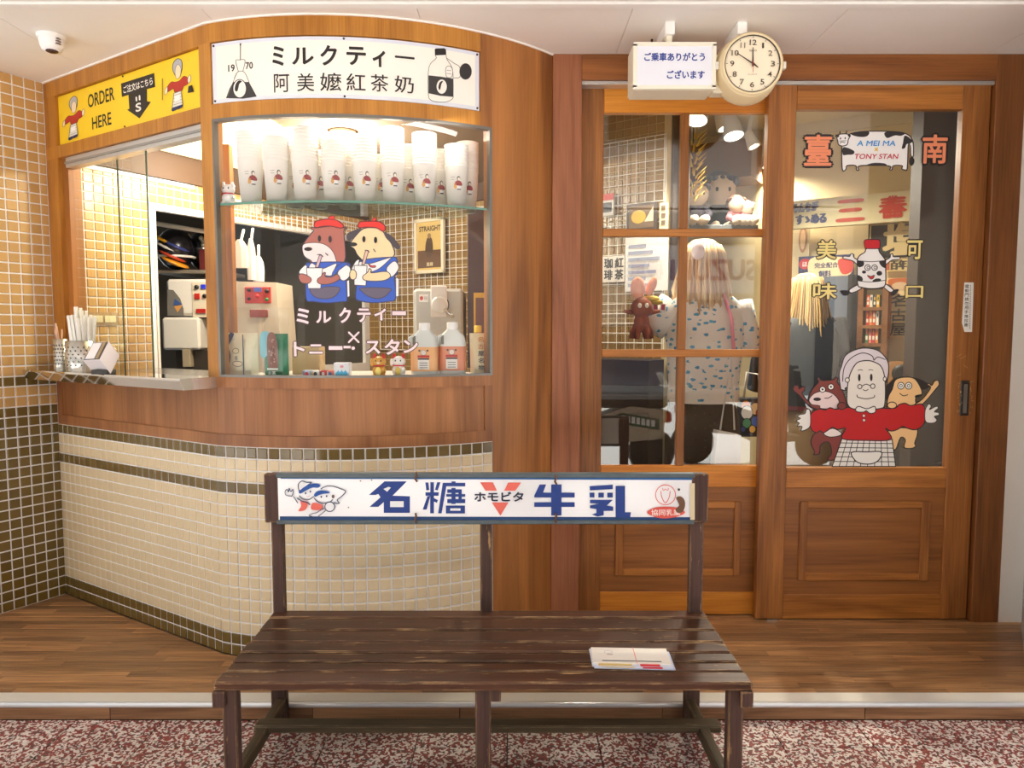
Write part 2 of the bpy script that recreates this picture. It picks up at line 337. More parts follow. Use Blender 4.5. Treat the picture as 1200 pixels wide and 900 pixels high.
class Dec:
    def __init__(s, sf, crop=(0, 0, 1), off=0.0012, step=0.0001, px=True):
        s.sf, s.crop, s.off, s.step, s.px, s.mb, s.k = sf, crop, off, step, px, MB(), 0
    def xy(s, p):
        if not s.px: return p
        return s.sf.uv(s.crop[0] + p[0] / s.crop[2], s.crop[1] + p[1] / s.crop[2])
    def emit(s, vs2, fs, col, lift=True, sub=0):
        if lift: s.k += 1
        o = s.off + s.k * s.step + sub * 6e-6; mat = col if isinstance(col, bpy.types.Material) else M(col, 0.55)
        bm = bmesh.new(); bv = [bm.verts.new((p[0], 0, p[1])) for p in vs2]
        for f in fs:
            if len(set(f)) < 3: continue
            try: bm.faces.new([bv[i] for i in f])
            except ValueError: pass
        if s.sf.curved:
            u0 = min(p[0] for p in vs2); u1 = max(p[0] for p in vs2); st = getattr(s.sf, 'cut', 0.02); k = math.floor(u0 / st) + 1
            while k * st < u1:
                bmesh.ops.bisect_plane(bm, geom=bm.verts[:] + bm.edges[:] + bm.faces[:], plane_co=(k * st, 0, 0), plane_no=(1, 0, 0), dist=1e-7); k += 1
        for v in bm.verts: v.co = s.sf.pt(v.co.x, v.co.z, o)
        s.mb.bm(bm, mat)
    def poly(s, pts, col, sm=True, line=0.0, lcol=INK):
        p = smooth_pts(pts) if sm else pts
        q = [s.xy(a) for a in p]; tri = tessellate_polygon([[Vector((a[0], a[1], 0)) for a in q]])
        s.emit(q, [list(t) for t in tri], col)
        if line: s.stroke(p, line, lcol, True, False)
        return s
    def stroke(s, pts, w, col, closed=False, sm=True):
        p = smooth_pts(pts, closed) if sm and len(pts) > 2 else list(pts)
        n = len(p); G = {0: ([], []), 1: ([], []), 2: ([], []), 3: ([], [])}
        for i in range(n if closed else n - 1):
            a, b = p[i], p[(i + 1) % n]; dx, dy = b[0] - a[0], b[1] - a[1]; l = hypot(dx, dy)
            if l < 1e-9: continue
            vs, fs = G[i % 2]
            nx, ny = -dy / l * w / 2, dx / l * w / 2; k = len(vs)
            vs += [(a[0] + nx, a[1] + ny), (b[0] + nx, b[1] + ny), (b[0] - nx, b[1] - ny), (a[0] - nx, a[1] - ny)]; fs.append([k, k + 1, k + 2, k + 3])
        for i, a in enumerate(p):
            vs, fs = G[2 + i % 2]
            k = len(vs); vs += [(a[0] + cos(t * pi / 3) * w / 2, a[1] + sin(t * pi / 3) * w / 2) for t in range(6)]; fs.append(list(range(k, k + 6)))
        for g in range(4):
            if G[g][0]: s.emit([s.xy(a) for a in G[g][0]], G[g][1], col, g == 0, g)
        return s
    def ell(s, cx, cy, rx, ry, col, line=0.0, lcol=INK, n=24):
        return s.poly([(cx + rx * cos(2 * pi * i / n), cy + ry * sin(2 * pi * i / n)) for i in range(n)], col, False, line, lcol)
    def ring(s, cx, cy, rx, ry, w, col, n=24):
        return s.stroke([(cx + rx * cos(2 * pi * i / n), cy + ry * sin(2 * pi * i / n)) for i in range(n)], w, col, True, False)
    def rect(s, x0, y0, x1, y1, col): return s.poly([(x0, y0), (x1, y0), (x1, y1), (x0, y1)], col, False)
    def text(s, t, x0, y0, x1, y1, col, bold=0.0, out=0.0, ocol=INK, shear=0.0, flip=False):
        """text into the box whose upper start corner is x0,y0 and lower end corner x1,y1"""
        a, b = s.xy((x0, y0)), s.xy((x1, y1)); bx = tbox(t)
        H = a[1] - b[1]
        for rad, c in ([(bold + out, ocol)] if out else []) + [(bold, col)]:
            ox = 0.0 if rad > .009 else rad
            vs, fs = text2d(t, ox)
            f = lambda p: (a[0] + (b[0] - a[0]) * ((p[0] - bx[0]) / (bx[1] - bx[0]) + shear * ((p[1] - bx[2]) / (bx[3] - bx[2]) - .5)), b[1] + H * (p[1] - bx[2]) / max(1e-6, bx[3] - bx[2]))
            q = [f(p) for p in vs]
            em = H / max(.2, bx[3] - bx[2]) if bx[3] - bx[2] > .25 else (b[0] - a[0]) / (bx[1] - bx[0])
            ds = [(cos(k * pi / 4) * rad * em, sin(k * pi / 4) * rad * em) for k in range(8)] if rad > .009 else [(0, 0)]
            for g, (dx, dz) in enumerate(ds): s.emit([(p[0] + dx, p[1] + dz) for p in q], fs, c, g == 0, g)
        return s
    def done(s, name, parent=None, label=None): return part(name, s.mb, parent, label)
class Cone:
    curved = True; cut = 0.008
    def __init__(s, c, r0, r1, h, face=-pi / 2): s.c, s.r0, s.r1, s.h, s.face = Vector(c), r0, r1, h, face
    def pt(s, u, v, off=0):
        r = s.r0 + (s.r1 - s.r0) * v / s.h + off; a = s.face + u / s.r1; return s.c + Vector((r * cos(a), r * sin(a), v))

# ================================================================== SETTING
TILE, TW = 0.0416, 0.0445
TAN = M((206, 164, 104), 0.22, var=0.06, scale=20, rnd=0.09); DKT = M((112, 90, 40), 0.18, var=0.1, scale=20, rnd=0.12, coat=0.3); CRM = M((230, 211, 174), 0.25, var=0.04, scale=20, rnd=0.04)
def tile_mb(w, h, t=0.004, e=0.0022):
    m = MB(); x, z = w / 2, h / 2
    vs = [(-x, 0, -z), (x, 0, -z), (x, 0, z), (-x, 0, z)]
    vs += [(-x, -t * .6, -z), (x, -t * .6, -z), (x, -t * .6, z), (-x, -t * .6, z)]
    a, c = x - e, z - e; vs += [(-a, -t, -c), (a, -t, -c), (a, -t, c), (-a, -t, c)]
    fs = [[k, (k + 1) % 4, 4 + (k + 1) % 4, 4 + k] for k in range(4)] + [[4 + k, 4 + (k + 1) % 4, 8 + (k + 1) % 4, 8 + k] for k in range(4)] + [[8, 9, 10, 11]]
    m.vs, m.fs = vs, fs; return m
class Tiles:
    """mosaic tiles: the first 300 single parts, the rest one joined part"""
    def __init__(s, parent): s.p, s.n, s.src, s.rest = parent, 0, {}, MB()
    def put(s, p, ang, w, h, mat, own=True):
        if own and s.n < 300:
            k = (round(w, 4), round(h, 4), mat.name)
            if k not in s.src:
                t = tile_mb(w, h); b = MB(); b.add(t.vs, t.fs, mat); s.src[k] = b.mesh('tile')
            o = bpy.data.objects.new('tile', s.src[k]); COL.objects.link(o); o.parent = s.p; o.location = Vector(p) - wloc(s.p); o.rotation_euler = (0, 0, ang); s.n += 1
        else:
            t = tile_mb(w, h); r = Matrix.Rotation(ang, 3, 'Z'); s.rest.add([r @ Vector(v) + Vector(p) for v in t.vs], t.fs, mat)
    def done(s):
        if s.rest.v: part('mosaic_tiles', s.rest, s.p, kind='stuff')
def struct(name, mb=None, loc=(0, 0, 0)):
    if mb: return part(name, mb, kind='structure')
    return thing(name, None, None, loc, kind='structure')

# -- floor: boards on the raised deck, paving in front
slab = MB().box((-2.6, 2.12, -0.2), (3.4, 6.6, -0.004), M((60, 42, 30), 0.8)); floor = struct('floor', slab)
rng = random.Random(3); src = {}
y = 2.178; row = 0
while y < 3.06:
    w = 0.0385; x = -2.25 + rng.uniform(-.4, 0)
    while x < 2.0:
        l = rng.choice((.3, .42, .55, .7)); xe = min(x + l, 2.0)
        cx, cy = (x + xe) / 2, y + w / 2
        hid = all((q + .64) ** 2 + (cy - 3.477) ** 2 < .95 and q < .25 for q in (x, cx, xe)) or (cy > 2.84 and x > -1.3)
        if not hid and xe - x > .03:
            k = round(xe - x, 3)
            if k not in src: src[k] = MB().box((-k / 2, -w / 2 + .001, -.006), (k / 2, w / 2 - .001, 0), DECKW, .0008).mesh('board')
            o = bpy.data.objects.new('board', src[k]); COL.objects.link(o); o.parent = floor; o.location = (cx, cy, 0)
        x = xe
    y += w; row += 1
riser = struct('trim_1')
x = -2.3
while x < 2.1:
    l = rng.choice((.45, .62, .5)); part('riser_board', MB().box((x + .001, 2.113, -.046), (x + l - .001, 2.12, -.001), RISEW, .001), riser); x += l
nose = struct('trim_2')
part('cap_strip', MB().box((-2.3, 2.128, -.002), (2.1, 2.182, .004), M((222, 216, 204), .35), .001), nose)
part('rounded_lip', MB().tube([(-2.3, 2.117, -.0015), (2.1, 2.117, -.0015)], .0085, M((240, 240, 240), .22, .3), 10), nose)
TERR = speckle([(0.0, (234, 224, 216)), (0.32, (150, 70, 60)), (0.60, (214, 198, 188)), (0.72, (120, 56, 50)), (0.90, (96, 78, 72))], 160)
pave = struct('floor_front', MB().box((-3.2, -.5, -.25), (3.2, 2.113, -.056), M((92, 74, 66), .9)))
TP = .2633
for j in range(4):
    y1 = 2.112 if j == 0 else 1.969 - (j - 1) * TP; y0 = 1.969 - j * TP
    for i in range(-5, 12):
        x0 = -1.067 + i * TP
        part('paving_tile', MB().box((x0 + .0016, y0 + .0016, -.06), (x0 + TP - .0016, y1 - .0016, -.046 - rng.uniform(0, .0012)), TERR, .001), pave)
part('paving', MB().box((-3.2, -.48, -.06), (3.2, 1.969 - 3 * TP - .002, -.0465), TERR), pave, kind='stuff')

# -- ceiling of the arcade
ceil = struct('ceiling', MB().box((-3.4, -.6, 2.176), (3.4, 3.2, 2.3), WHITE))
for i in range(-3, 5):
    x0 = -1.676 + .687 * (i + 1)
    part('ceiling_panel', MB().box((x0 + .0008, 2.335, 2.163), (x0 + .6862, 3.12, 2.1765), WHITE, .0006), ceil)
band = struct('trim_3')
for y0, y1, z in ((2.300, 2.335, 2.150), (2.337, 2.352, 2.158), (2.262, 2.296, 2.156)):
    part('ceiling_strip', MB().box((-3, y0, z), (3, y1, 2.1765), WHITE, .002), band)
part('cove_bead', MB().surf_box(BOOTH, 0, BEND, 2.1575, 2.163, 0, .006, M((250, 246, 240), .5), .04), band)

# -- tiled side wall, running on behind the order window
LWP = Plane((-1.94, 3.047, 0), (.487, .873, 0), (.873, -.487, 0)); LWA = atan2(.873, .487)
OP0, OP1, OPB, OPT, LEND = .485, 1.98, .93, 1.715, 2.027
wl = MB()
for a in ((-.8, OP0, 0, 2.3), (OP1, LEND, 0, 2.3), (OP0, OP1, OPT, 2.3), (OP0, OP1, 0, OPB)): wl.surf_box(LWP, a[0], a[1], a[2], a[3], -.025, 0, GROUT)
wl = struct('wall_left', wl); T = Tiles(wl)
def lwcol(r): return DKT if r < 20 or r == 22 else TAN
cols = [-.031 - TW * (k + .5) for k in range(6)]
for ci, u in enumerate(cols):
    for r in range(52):
        T.put(LWP.pt(u, (r + .5) * TILE, 0), LWA, TW - .006, TILE - .006, lwcol(r), own=(ci < 5 or r < 40))
for r in range(52): T.put(LWP.pt(-.0165, (r + .5) * TILE, 0), LWA, .025, TILE - .005, lwcol(r), own=False)
for u in [.10 + TW * (k + .5) for k in range(43)]:
    for r in range(22, 45):
        z = (r + .5) * TILE
        if OP0 - .02 < u < OP1 + .02 and OPB < z < OPT + .02: continue
        T.put(LWP.pt(u, z, 0), LWA, TW - .006, TILE - .006, TAN, own=False)
T.done()
part('tile_trim', MB().surf_box(LWP, .02, .70, 1.848, 1.866, 0, .012, M((240, 238, 232), .5)), wl)
part('opening_trim', MB().surf_box(LWP, OP0 - .012, OP0, OPB, OPT + .012, -.012, .006, M((238, 232, 222), .5)).surf_box(LWP, OP0, OP1, OPT, OPT + .012, -.012, .006, M((238, 232, 222), .5)), wl)

# -- partition behind the booth, tiled and hung with wire grid
PWP = Plane((-.953, 4.817, 0), (.815, -.58, 0), (-.58, -.815, 0)); PWA = atan2(-.58, .815); PLEN = 2.132
wp = struct('wall_middle', MB().surf_box(PWP, 0, PLEN, 0, 2.45, -.06, 0, M((206, 186, 140), .6)))
T = Tiles(wp)
for k in range(int(PLEN / TW)):
    for r in range(20, 57): T.put(PWP.pt((k + .5) * TW, (r + .5) * TILE, 0), PWA, TW - .004, TILE - .004, M((156, 124, 72), .3, var=.06, scale=20, rnd=.1), own=(r in range(36, 52) and k > 32))
T.done()
part('end_post', MB().surf_box(PWP, PLEN + .002, PLEN + .03, 0, 2.45, -.16, -.07, M((62, 42, 30), .7)), wp)
part('end_board', MB().surf_box(PWP, PLEN, PLEN + .012, 0, 2.45, -.07, .01, M((52, 36, 26), .7)), wp)

# -- shop behind the doors
BKP = Plane((-.6, 6.21, 0), (.845, -.534, 0), (-.534, -.845, 0))
wb = struct('wall_back', MB().surf_box(BKP, -1, 4.4, 0, 2.5, -.08, 0, M((224, 204, 158), .7)))
part('picture_rail', MB().surf_box(BKP, -1, 4.4, 2.37, 2.45, 0, .02, M((208, 192, 156), .6)), wb)
struct('ceiling_shop', MB().box((-1.6, 2.84, 2.45), (3.4, 6.6, 2.55), M((226, 210, 172), .8)))
wr = struct('wall_right', MB().prism([tuple(atZ(1196.5, 737, 0)), tuple(atZ(1207, 812, 0)), (1.9, 2.12, 0), (2.08, 2.66, 0)], (0, 0, 2.163), M((206, 204, 200), .6)))
part('inner_side', MB().box((2.62, 2.9, 0), (2.7, 5.0, 2.45), M((150, 128, 96), .7)), wr)

# -- front wall: door frame
FR, RD, LD = 2.735, 2.755, 2.80
def X(Y, *ps): return sum(atY(a, b, Y).x for a, b in ps) / len(ps)
def Z(Y, *ps): return sum(atY(a, b, Y).z for a, b in ps) / len(ps)
wf = struct('wall_front', MB().box((.14, 2.80, 2.163), (2.2, 2.86, 2.5), WHITE))
xp0, xp1 = X(FR, (648, 100), (645, 690)), X(FR, (682, 100), (678, 690))
part('post', MB().box((xp0, FR, 0), (xp1, 2.88, 2.163), POSTW, .002), wf)
xr0, xr1 = X(FR, (1165.5, 160), (1139, 700)), X(FR, (1198, 160), (1171, 735))
part('post', MB().box((xr0, FR, 0), (xr1, 2.88, 2.163), FRAMEV, .003), wf)
zh = Z(FR, (690, 95.3), (1140, 91.3))
part('header', MB().box((xp1, FR, zh), (xr0, 2.88, 2.163), FRAMEH, .002), wf)
part('door_track', MB().box((xp1, FR + .012, zh - .014), (xr0, FR + .06, zh), ALU, .001), wf)
part('side_panel', MB().box((xr1, 2.738, 0), (2.1, 2.80, 2.163), M((244, 236, 226), .7, var=.04, scale=6)), wf)
part('door_stop', MB().box((xr0 - .012, 2.80, 0), (xr0, 2.88, zh), DARKW), wf)

# -- sliding doors
def rect(Y, th, l, r, t, b, mat, bev=.0025, m=None):
    """box from averaged photo points on the plane Y: l, r lists for the sides, t, b for top and bottom"""
    return (m or MB()).box((l, Y, b), (r, Y + th, t), mat, bev)
R1 = struct('door_1')
TH = .036
d0, d1 = X(RD, (897, 110), (890, 700)), X(RD, (1160.5, 110), (1134, 715))
g0, g1 = X(RD, (933.5, 135), (922, 540)), X(RD, (1127, 135), (1111.5, 540))
zt, zb = Z(RD, (1000, 97)), .006
z1, z2, z3, z4 = Z(RD, (1000, 128)), Z(RD, (1000, 548.5)), Z(RD, (1000, 572)), Z(RD, (1000, 697))
part('stile', rect(RD, TH, d0, g0, zt, zb, DOORV), R1); part('stile', rect(RD, TH, g1, d1, zt, zb, DOORV), R1)
part('top_rail', rect(RD + .001, TH - .002, g0, g1, zt, z1, DOORH), R1)
part('lock_rail', rect(RD + .001, TH - .002, g0, g1, z2, z3, DOORH), R1)
part('bottom_rail', rect(RD + .001, TH - .002, g0, g1, z4, zb, DOORH), R1)
def raised(Y, x0, x1, za, zb_, o, i, parent):
    p = part('panel', MB().box((x0, Y + .008, zb_), (x1, Y + .028, za), DOORP), parent)
    (a0, a1, b1, b0) = o; (c0, c1, e1, e0) = i
    m = MB()
    for q in ((a0, c0, b0, b1), (c1, a1, b0, b1)): m.box((q[0], Y - .001, q[2]), (q[1], Y + .012, q[3]), DOORV, .003)
    for q in ((b1, e1), (e0, b0)): m.box((c0, Y - .001, min(q)), (c1, Y + .012, max(q)), DOORH, .003)
    part('moulding', m, p)
def ring_px(Y, x0, y0, x1, y1): return (atY(x0, (y0 + y1) / 2, Y).x, atY(x1, (y0 + y1) / 2, Y).x, Z(Y, ((x0 + x1) / 2, y0)), Z(Y, ((x0 + x1) / 2, y1)))
raised(RD, g0, g1, z3, z4, ring_px(RD, 936.5, 588, 1089.5, 681), ring_px(RD, 945.5, 596, 1079, 672), R1)
PANE = glass((.97, .985, .975), .085)
def pane(parent, x0, x1, zb_, zt_, Y):
    m = MB(); m.add([(x0, Y, zb_), (x1, Y, zb_), (x1, Y, zt_), (x0, Y, zt_), (x0, Y + .004, zb_), (x1, Y + .004, zb_), (x1, Y + .004, zt_), (x0, Y + .004, zt_)], [[0, 1, 2, 3], [4, 5, 6, 7]], PANE)
    return part('pane', m, parent)
P1 = pane(R1, g0, g1, z2, z1, RD + .012)
DP = Plane((0, RD - .001, 0), (1, 0, 0), (0, -1, 0))
wr_ = Dec(DP, (1100, 320, 5), .0005); rw = random.Random(4)
for k in range(46):
    x_ = rw.choice((118, 120, 182, 188)) + rw.uniform(-12, 10); y_ = rw.uniform(640, 825); wr_.stroke([(x_, y_), (x_ + rw.uniform(-6, 6), y_ + rw.uniform(2, 9))], rw.uniform(1.2, 2.6), (206, 168, 104), sm=False)
for a_ in ([(102, 492), (130, 474)], [(122, 502), (156, 484)], [(140, 538), (166, 556)], [(104, 600), (124, 592)], [(170, 640), (200, 632)]): wr_.stroke(a_, 1.8, (206, 160, 90), sm=False)
wo = wr_.done('worn_varnish', R1, 'worn pale scratches around the pull'); wo['kind'] = 'stuff'
hp = part('pull_handle', MB().box((X(RD, (1125, 465)), RD - .004, Z(RD, (1130, 487))), (X(RD, (1135.5, 465)), RD + .01, Z(RD, (1130, 446))), M((70, 68, 66), .3, .8), .002), R1, 'dark recessed metal pull')
part('recess', MB().box((X(RD, (1128, 465)), RD - .005, Z(RD, (1130, 484))), (X(RD, (1132.5, 465)), RD - .0035, Z(RD, (1130, 450))), M((150, 146, 140), .25, .9)), hp)
lab = Dec(DP, (1100, 320, 5), .0006).poly([(150, 55), (205, 55), (195, 345), (150, 345), (135, 290)], (244, 242, 236), False)
for k, ch in enumerate('電動門請勿用手推拉謝'): lab.text(ch, 154 - k * .6, 68 + k * 25, 176 - k * .6, 88 + k * 25, (40, 40, 44), .01)
for k in range(20): lab.rect(183 - k * .3, 70 + k * 13, 187 - k * .3, 78 + k * 13, (120, 120, 120))
lab.done('notice_sticker', R1, 'narrow white sticker with vertical writing')
part('floor_guide', MB().box((X(RD, (898, 727)), RD - .004, 0), (X(RD, (912, 727)), RD + .03, .006), STEEL), R1)

L1D = struct('door_2')
e0, e1 = X(LD, (684, 110), (679, 690)) - .03, X(LD, (905, 110), (897, 690)) + .02
h0, h1 = X(LD, (708, 140), (704, 540)), X(LD, (898.5, 135), (890.5, 540))
m0, m1 = X(LD, (798, 140), (793, 535)), X(LD, (807.5, 140), (802.5, 535))
yt = [Z(LD, (800, v)) for v in (101, 132, 268, 277, 409.5, 418.5, 546, 571, 694)]
part('stile', rect(LD, TH, e0, h0, yt[0], zb, DOORV), L1D); part('stile', rect(LD, TH, h1, e1, yt[0], zb, DOORV), L1D)
part('top_rail', rect(LD + .001, TH - .002, h0, h1, yt[0], yt[1], LEFTH), L1D)
part('muntin', rect(LD + .001, TH - .004, h0, h1, yt[2], yt[3], DOORH), L1D)
part('muntin', rect(LD + .001, TH - .004, h0, h1, yt[4], yt[5], DOORH), L1D)
part('lock_rail', rect(LD + .001, TH - .002, h0, h1, yt[6], yt[7], LEFTH), L1D)
part('bottom_rail', rect(LD + .001, TH - .002, h0, h1, yt[8], zb, LEFTH), L1D)
for a, b in ((1, 2), (3, 4), (5, 6)):
    part('mullion', rect(LD + .001, TH - .004, m0, m1, yt[a], yt[b], DOORV), L1D)
    pane(L1D, h0, m0, yt[b], yt[a], LD + .012); pane(L1D, m1, h1, yt[b], yt[a], LD + .012)
raised(LD, h0, h1, yt[7], yt[8], ring_px(LD, 721, 588, 868, 675), ring_px(LD, 730.5, 596, 860, 667), L1D)
# dark jamb of the inner shop wall behind the second door
jam = struct('trim_4', MB().box((X(2.98, (1076, 250), (1070, 500)), 2.98, 0), (2.3, 3.06, 2.45), M((62, 46, 36), .6, var=.08, scale=9)))

# ================================================================== THE BOOTH
bt = struct('wall_booth', None, (-.8, 2.9, 0)); bt['label'] = 'curved wooden order booth with cream mosaic tile base and glass display window'
part('base_wall', MB().surf_box(BOOTH, 0, 2.076, 0, .745, -.06, 0, GROUT, .02), bt)
T = Tiles(bt); cand = []
NC = 50; CW = 2.076 / NC; zr = .745 / 18
for c in range(NC):
    u = (c + .5) * CW
    for r in range(18):
        dark = r in (0, 1, 17, 14)
        cand.append((u, (r + .5) * zr, DKT if dark else CRM, r, c))
# single parts: the largest in the photograph (front of the curve, not behind the bench seat)
cand.sort(key=lambda q: -((q[4] > 22) * 2 + (q[3] > 3) * 1 + q[4] * .01))
for u, z, mt, r, c in cand: T.put(BOOTH.pt(u, z, 0), BOOTH.ang(u), CW - .0058, zr - .0056, mt)
T.done()
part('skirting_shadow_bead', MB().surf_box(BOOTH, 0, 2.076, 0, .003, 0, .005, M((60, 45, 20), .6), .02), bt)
def bp(name, u0, u1, z0, z1, o0, o1, mat, label=None): return part(name, MB().surf_box(BOOTH, u0, u1, z0, z1, o0, o1, mat, .02), bt, label)
bp('top_rail', 0, 2.036, 2.097, 2.163, -.05, 0, BOOTHW); bp('middle_rail', 0, 2.036, 1.848, 1.896, -.05, 0, BOOTHW)
bp('end_stile', 0, .089, .96, 2.097, -.05, -.0005, BOOTHW); bp('jamb', .089, .13, .97, 1.848, -.07, -.02, BOOTHV)
bp('post', 1.047, 1.103, .96, 2.097, -.05, .0005, BOOTHW)
bp('sign_board', .089, 1.047, 1.896, 2.097, -.05, -.022, BOOTHW); bp('sign_board', 1.103, 2.036, 1.896, 2.097, -.05, -.022, BOOTHW)
bp('stile', 2.032, 2.077, 1.848, 2.163, -.05, .0003, BOOTHV); bp('end_panel', 2.077, BEND, 0, 2.163, -.06, .0003, BOOTHV)
bp('apron_panel', .035, 2.046, .785, .947, -.03, -.006, APRON); bp('apron_rail', 0, 2.077, .745, .785, -.05, .0006, APRON)
bp('apron_rail', 1.05, 2.077, .947, .983, -.05, .0006, APRON); bp('apron_stile', 0, .035, .785, .947, -.05, .0004, APRON); bp('apron_stile', 2.046, 2.077, .785, .947, -.05, .0004, APRON)
bp('apron_rail', 0, 1.05, .947, .96, -.05, .0006, APRON)
# display window: grey metal channel and curved glass
GM = M((128, 124, 118), .35, .6)
fr = MB()
for a in ((1.103, 2.077, .983, .991), (1.103, 2.077, 1.838, 1.848), (1.103, 1.111, .991, 1.838), (2.067, 2.077, .991, 1.838)): fr.surf_box(BOOTH, a[0], a[1], a[2], a[3], -.02, .001, GM, .02)
part('window_channel', fr, bt)
def sheet(u0, u1, z0, z1, off, mat, step=.02):
    m = MB(); n = max(1, int((u1 - u0) / step)); vs = []
    for i in range(n + 1):
        u = u0 + (u1 - u0) * i / n; vs += [BOOTH.pt(u, z0, off), BOOTH.pt(u, z1, off)]
    m.add(vs, [[2 * i, 2 * i + 2, 2 * i + 3, 2 * i + 1] for i in range(n)], mat, True); return m
CURVED = part('curved_glass', sheet(1.111, 2.067, .991, 1.838, -.008, glass((.985, .99, .985), .05)), bt)
# order window: rail and two sliding panes pushed to one side
part('window_rail', MB().surf_box(BOOTH, .13, 1.047, 1.806, 1.846, -.05, -.012, ALU).surf_box(BOOTH, .13, 1.047, 1.82, 1.828, -.012, -.006, M((170, 168, 162), .4, .5)), bt)
GEDGE = M((70, 96, 84), .2)
uA, uB = BOOTH.uv(129, 320)[0], BOOTH.uv(167, 320)[0]
for ua, ub, o in ((.135, uB, -.03), (.14, uA, -.045)):
    g = part('sliding_pane', sheet(ua, ub, .972, 1.81, o, glass((.93, .97, .94), .07), 2), bt)
    part('glass_edge', MB().surf_box(BOOTH, ub - .004, ub, .972, 1.81, o - .004, o + .001, GEDGE), g)
# inside: soffit, light panel, ledge
def poly_pts(u0, u1, o0, o1, z, n=24):
    a = [BOOTH.pt(u0 + (u1 - u0) * i / n, z, o0) for i in range(n + 1)]; return a
inner = [BOOTH.pt(2.3 * i / 30, 2.0, -.06) for i in range(31)] + [PWP.pt(PLEN - .5, 2.0, 0), PWP.pt(0, 2.0, 0)]
part('soffit', MB().prism(inner, (0, 0, .05), M((136, 112, 86), .7)), bt)
cr_ = MB().surf_box(LWP, .06, LEND - .03, 1.868, 2.0, 0.0, .03, M((84, 60, 40), .6)); part('crown_board', cr_, bt)
part('crown_board', MB().surf_box(PWP, .03, 1.4, 1.90, 2.0, .0, .03, M((84, 60, 40), .6)), bt)
lp = [LWP.pt(.10, 1.99, .05), LWP.pt(1.0, 1.99, .05), LWP.pt(1.0, 1.99, .62), LWP.pt(.14, 1.99, .98)]
part('light_panel', MB().prism(lp, (0, 0, .012), M((255, 240, 196), .6, emit=.75)), bt, 'pale yellow glowing ceiling panel')
led = [BOOTH.pt(1.06 + 1.04 * i / 24, .955, -.02) for i in range(25)] + [BOOTH.pt(2.06, .955, -.40), BOOTH.pt(1.6, .955, -.42), BOOTH.pt(1.12, .955, -.42)]
part('display_ledge', MB().prism(led, (0, 0, .028), M((206, 196, 184), .5)), bt)
part('work_top', MB().prism([BOOTH.pt(.06, .93, -.055), BOOTH.pt(1.05, .93, -.055), BOOTH.pt(1.05, .93, -.42), LWP.pt(.46, .93, .01)], (0, 0, .035), STEEL), bt)
dl = Vector(atZ(402, 155, 1.995)); part('downlight', MB().lathe(dl + Vector((0, 0, -.008)), [(.055, .012), (.06, .0), (.045, .0)], M((246, 240, 226), .4), 20).lathe(dl + Vector((0, 0, -.02)), [(.0001, 0), (.03, .003), (.04, .012)], M((255, 244, 214), .5, emit=6), 16), bt)
def lamp(name, loc, power, r, color=(1, .92, .78), spot=None, aim=None):
    l = bpy.data.lights.new(name, 'SPOT' if spot else 'POINT'); l.energy = power; l.shadow_soft_size = r; l.color = color
    if spot: l.spot_size = spot; l.spot_blend = .6
    o = bpy.data.objects.new(name, l); COL.objects.link(o); o.location = loc
    if aim: o.rotation_euler = (Vector(aim) - Vector(loc)).to_track_quat('-Z', 'Y').to_euler()
    return o
lamp('downlight_lamp', dl + Vector((0, 0, -.06)), 30, .05)
al = bpy.data.lights.new('cup_fill_light', 'AREA'); al.shape = 'RECTANGLE'; al.size = .8; al.size_y = .02; al.energy = 0.8; al.color = (1, .95, .86)  # added fill light, no visible fitting, brightens the cup fronts
ao = bpy.data.objects.new('cup_fill_light', al); COL.objects.link(ao); ao.location = BOOTH.pt(1.59, 1.832, -.045); ao.rotation_euler = (radians(42), 0, 0)
lamp('panel_lamp', LWP.pt(.6, 1.93, .4), 16, .12)
# polished counter slab outside the order window
cs = part('counter_slab', MB().prism([BOOTH.pt(.0, .983, 0), BOOTH.pt(.0, .983, .135), BOOTH.pt(.0, .976, .136), BOOTH.pt(.0, .944, .120), BOOTH.pt(.0, .944, 0)], tuple(BOOTH.pt(1.088, 0, 0) - BOOTH.pt(0, 0, 0)), MIRROR), bt, 'polished steel counter with a mirror front edge')

# ================================================================== SIGNS
def sign_plate(name, u0, u1, z0, z1, o0, o1, mat, label, cat):
    m = MB().surf_box(BOOTH, u0, u1, z0, z1, o0, o1, mat, .02); c = sum(m.v, Vector()) / len(m.v)
    t = thing(name, label, cat, (c.x, c.y, z0)); part('plate', m, t); return t
class Off:
    """a surface moved out by d"""
    def __init__(s, sf, d): s.sf, s.d, s.curved = sf, d, sf.curved; s.cut = .02
    def uv(s, px, py): return s.sf.uv(px, py, s.d)
    def pt(s, u, v, off=0): return s.sf.pt(u, v, s.d + off)
def screws(t, sf, pts):
    for u, z in pts:
        p = sf.pt(u, z, 0); q = sf.pt(u, z, .003); m = MB().tube([p, q], .0035, M((70, 60, 50), .4, .6), 8); part('screw', m, t)
ys = sign_plate('order_sign', .092, 1.044, 1.898, 2.094, -.022, -.012, M((255, 214, 44), .4), 'yellow order here sign board on the booth with a black arrow', 'sign')
YS = Off(BOOTH, -.012)
d = Dec(YS, (0, 0, 4), .0006)
d.text('ORDER', 412, 446, 537, 468, (40, 34, 24), .012).text('HERE', 432, 552, 523, 582, (40, 34, 24), .012)
d.done('lettering', ys); d = Dec(YS, (0, 0, 4), .0006)
d.poly([(568, 392), (724, 342), (728, 408), (690, 418), (690, 475), (708, 478), (655, 555), (597, 515), (607, 510), (603, 445), (572, 455)], (48, 42, 34), False)
d.text('ご注文はこちら', 579, 405, 717, 396, (250, 246, 236), .015)
d.stroke([(640, 457), (641, 472)], 8, (248, 244, 234)).stroke([(655, 450), (656, 467)], 8, (248, 244, 234)).text('S', 637, 488, 663, 518, (248, 244, 234), .03)
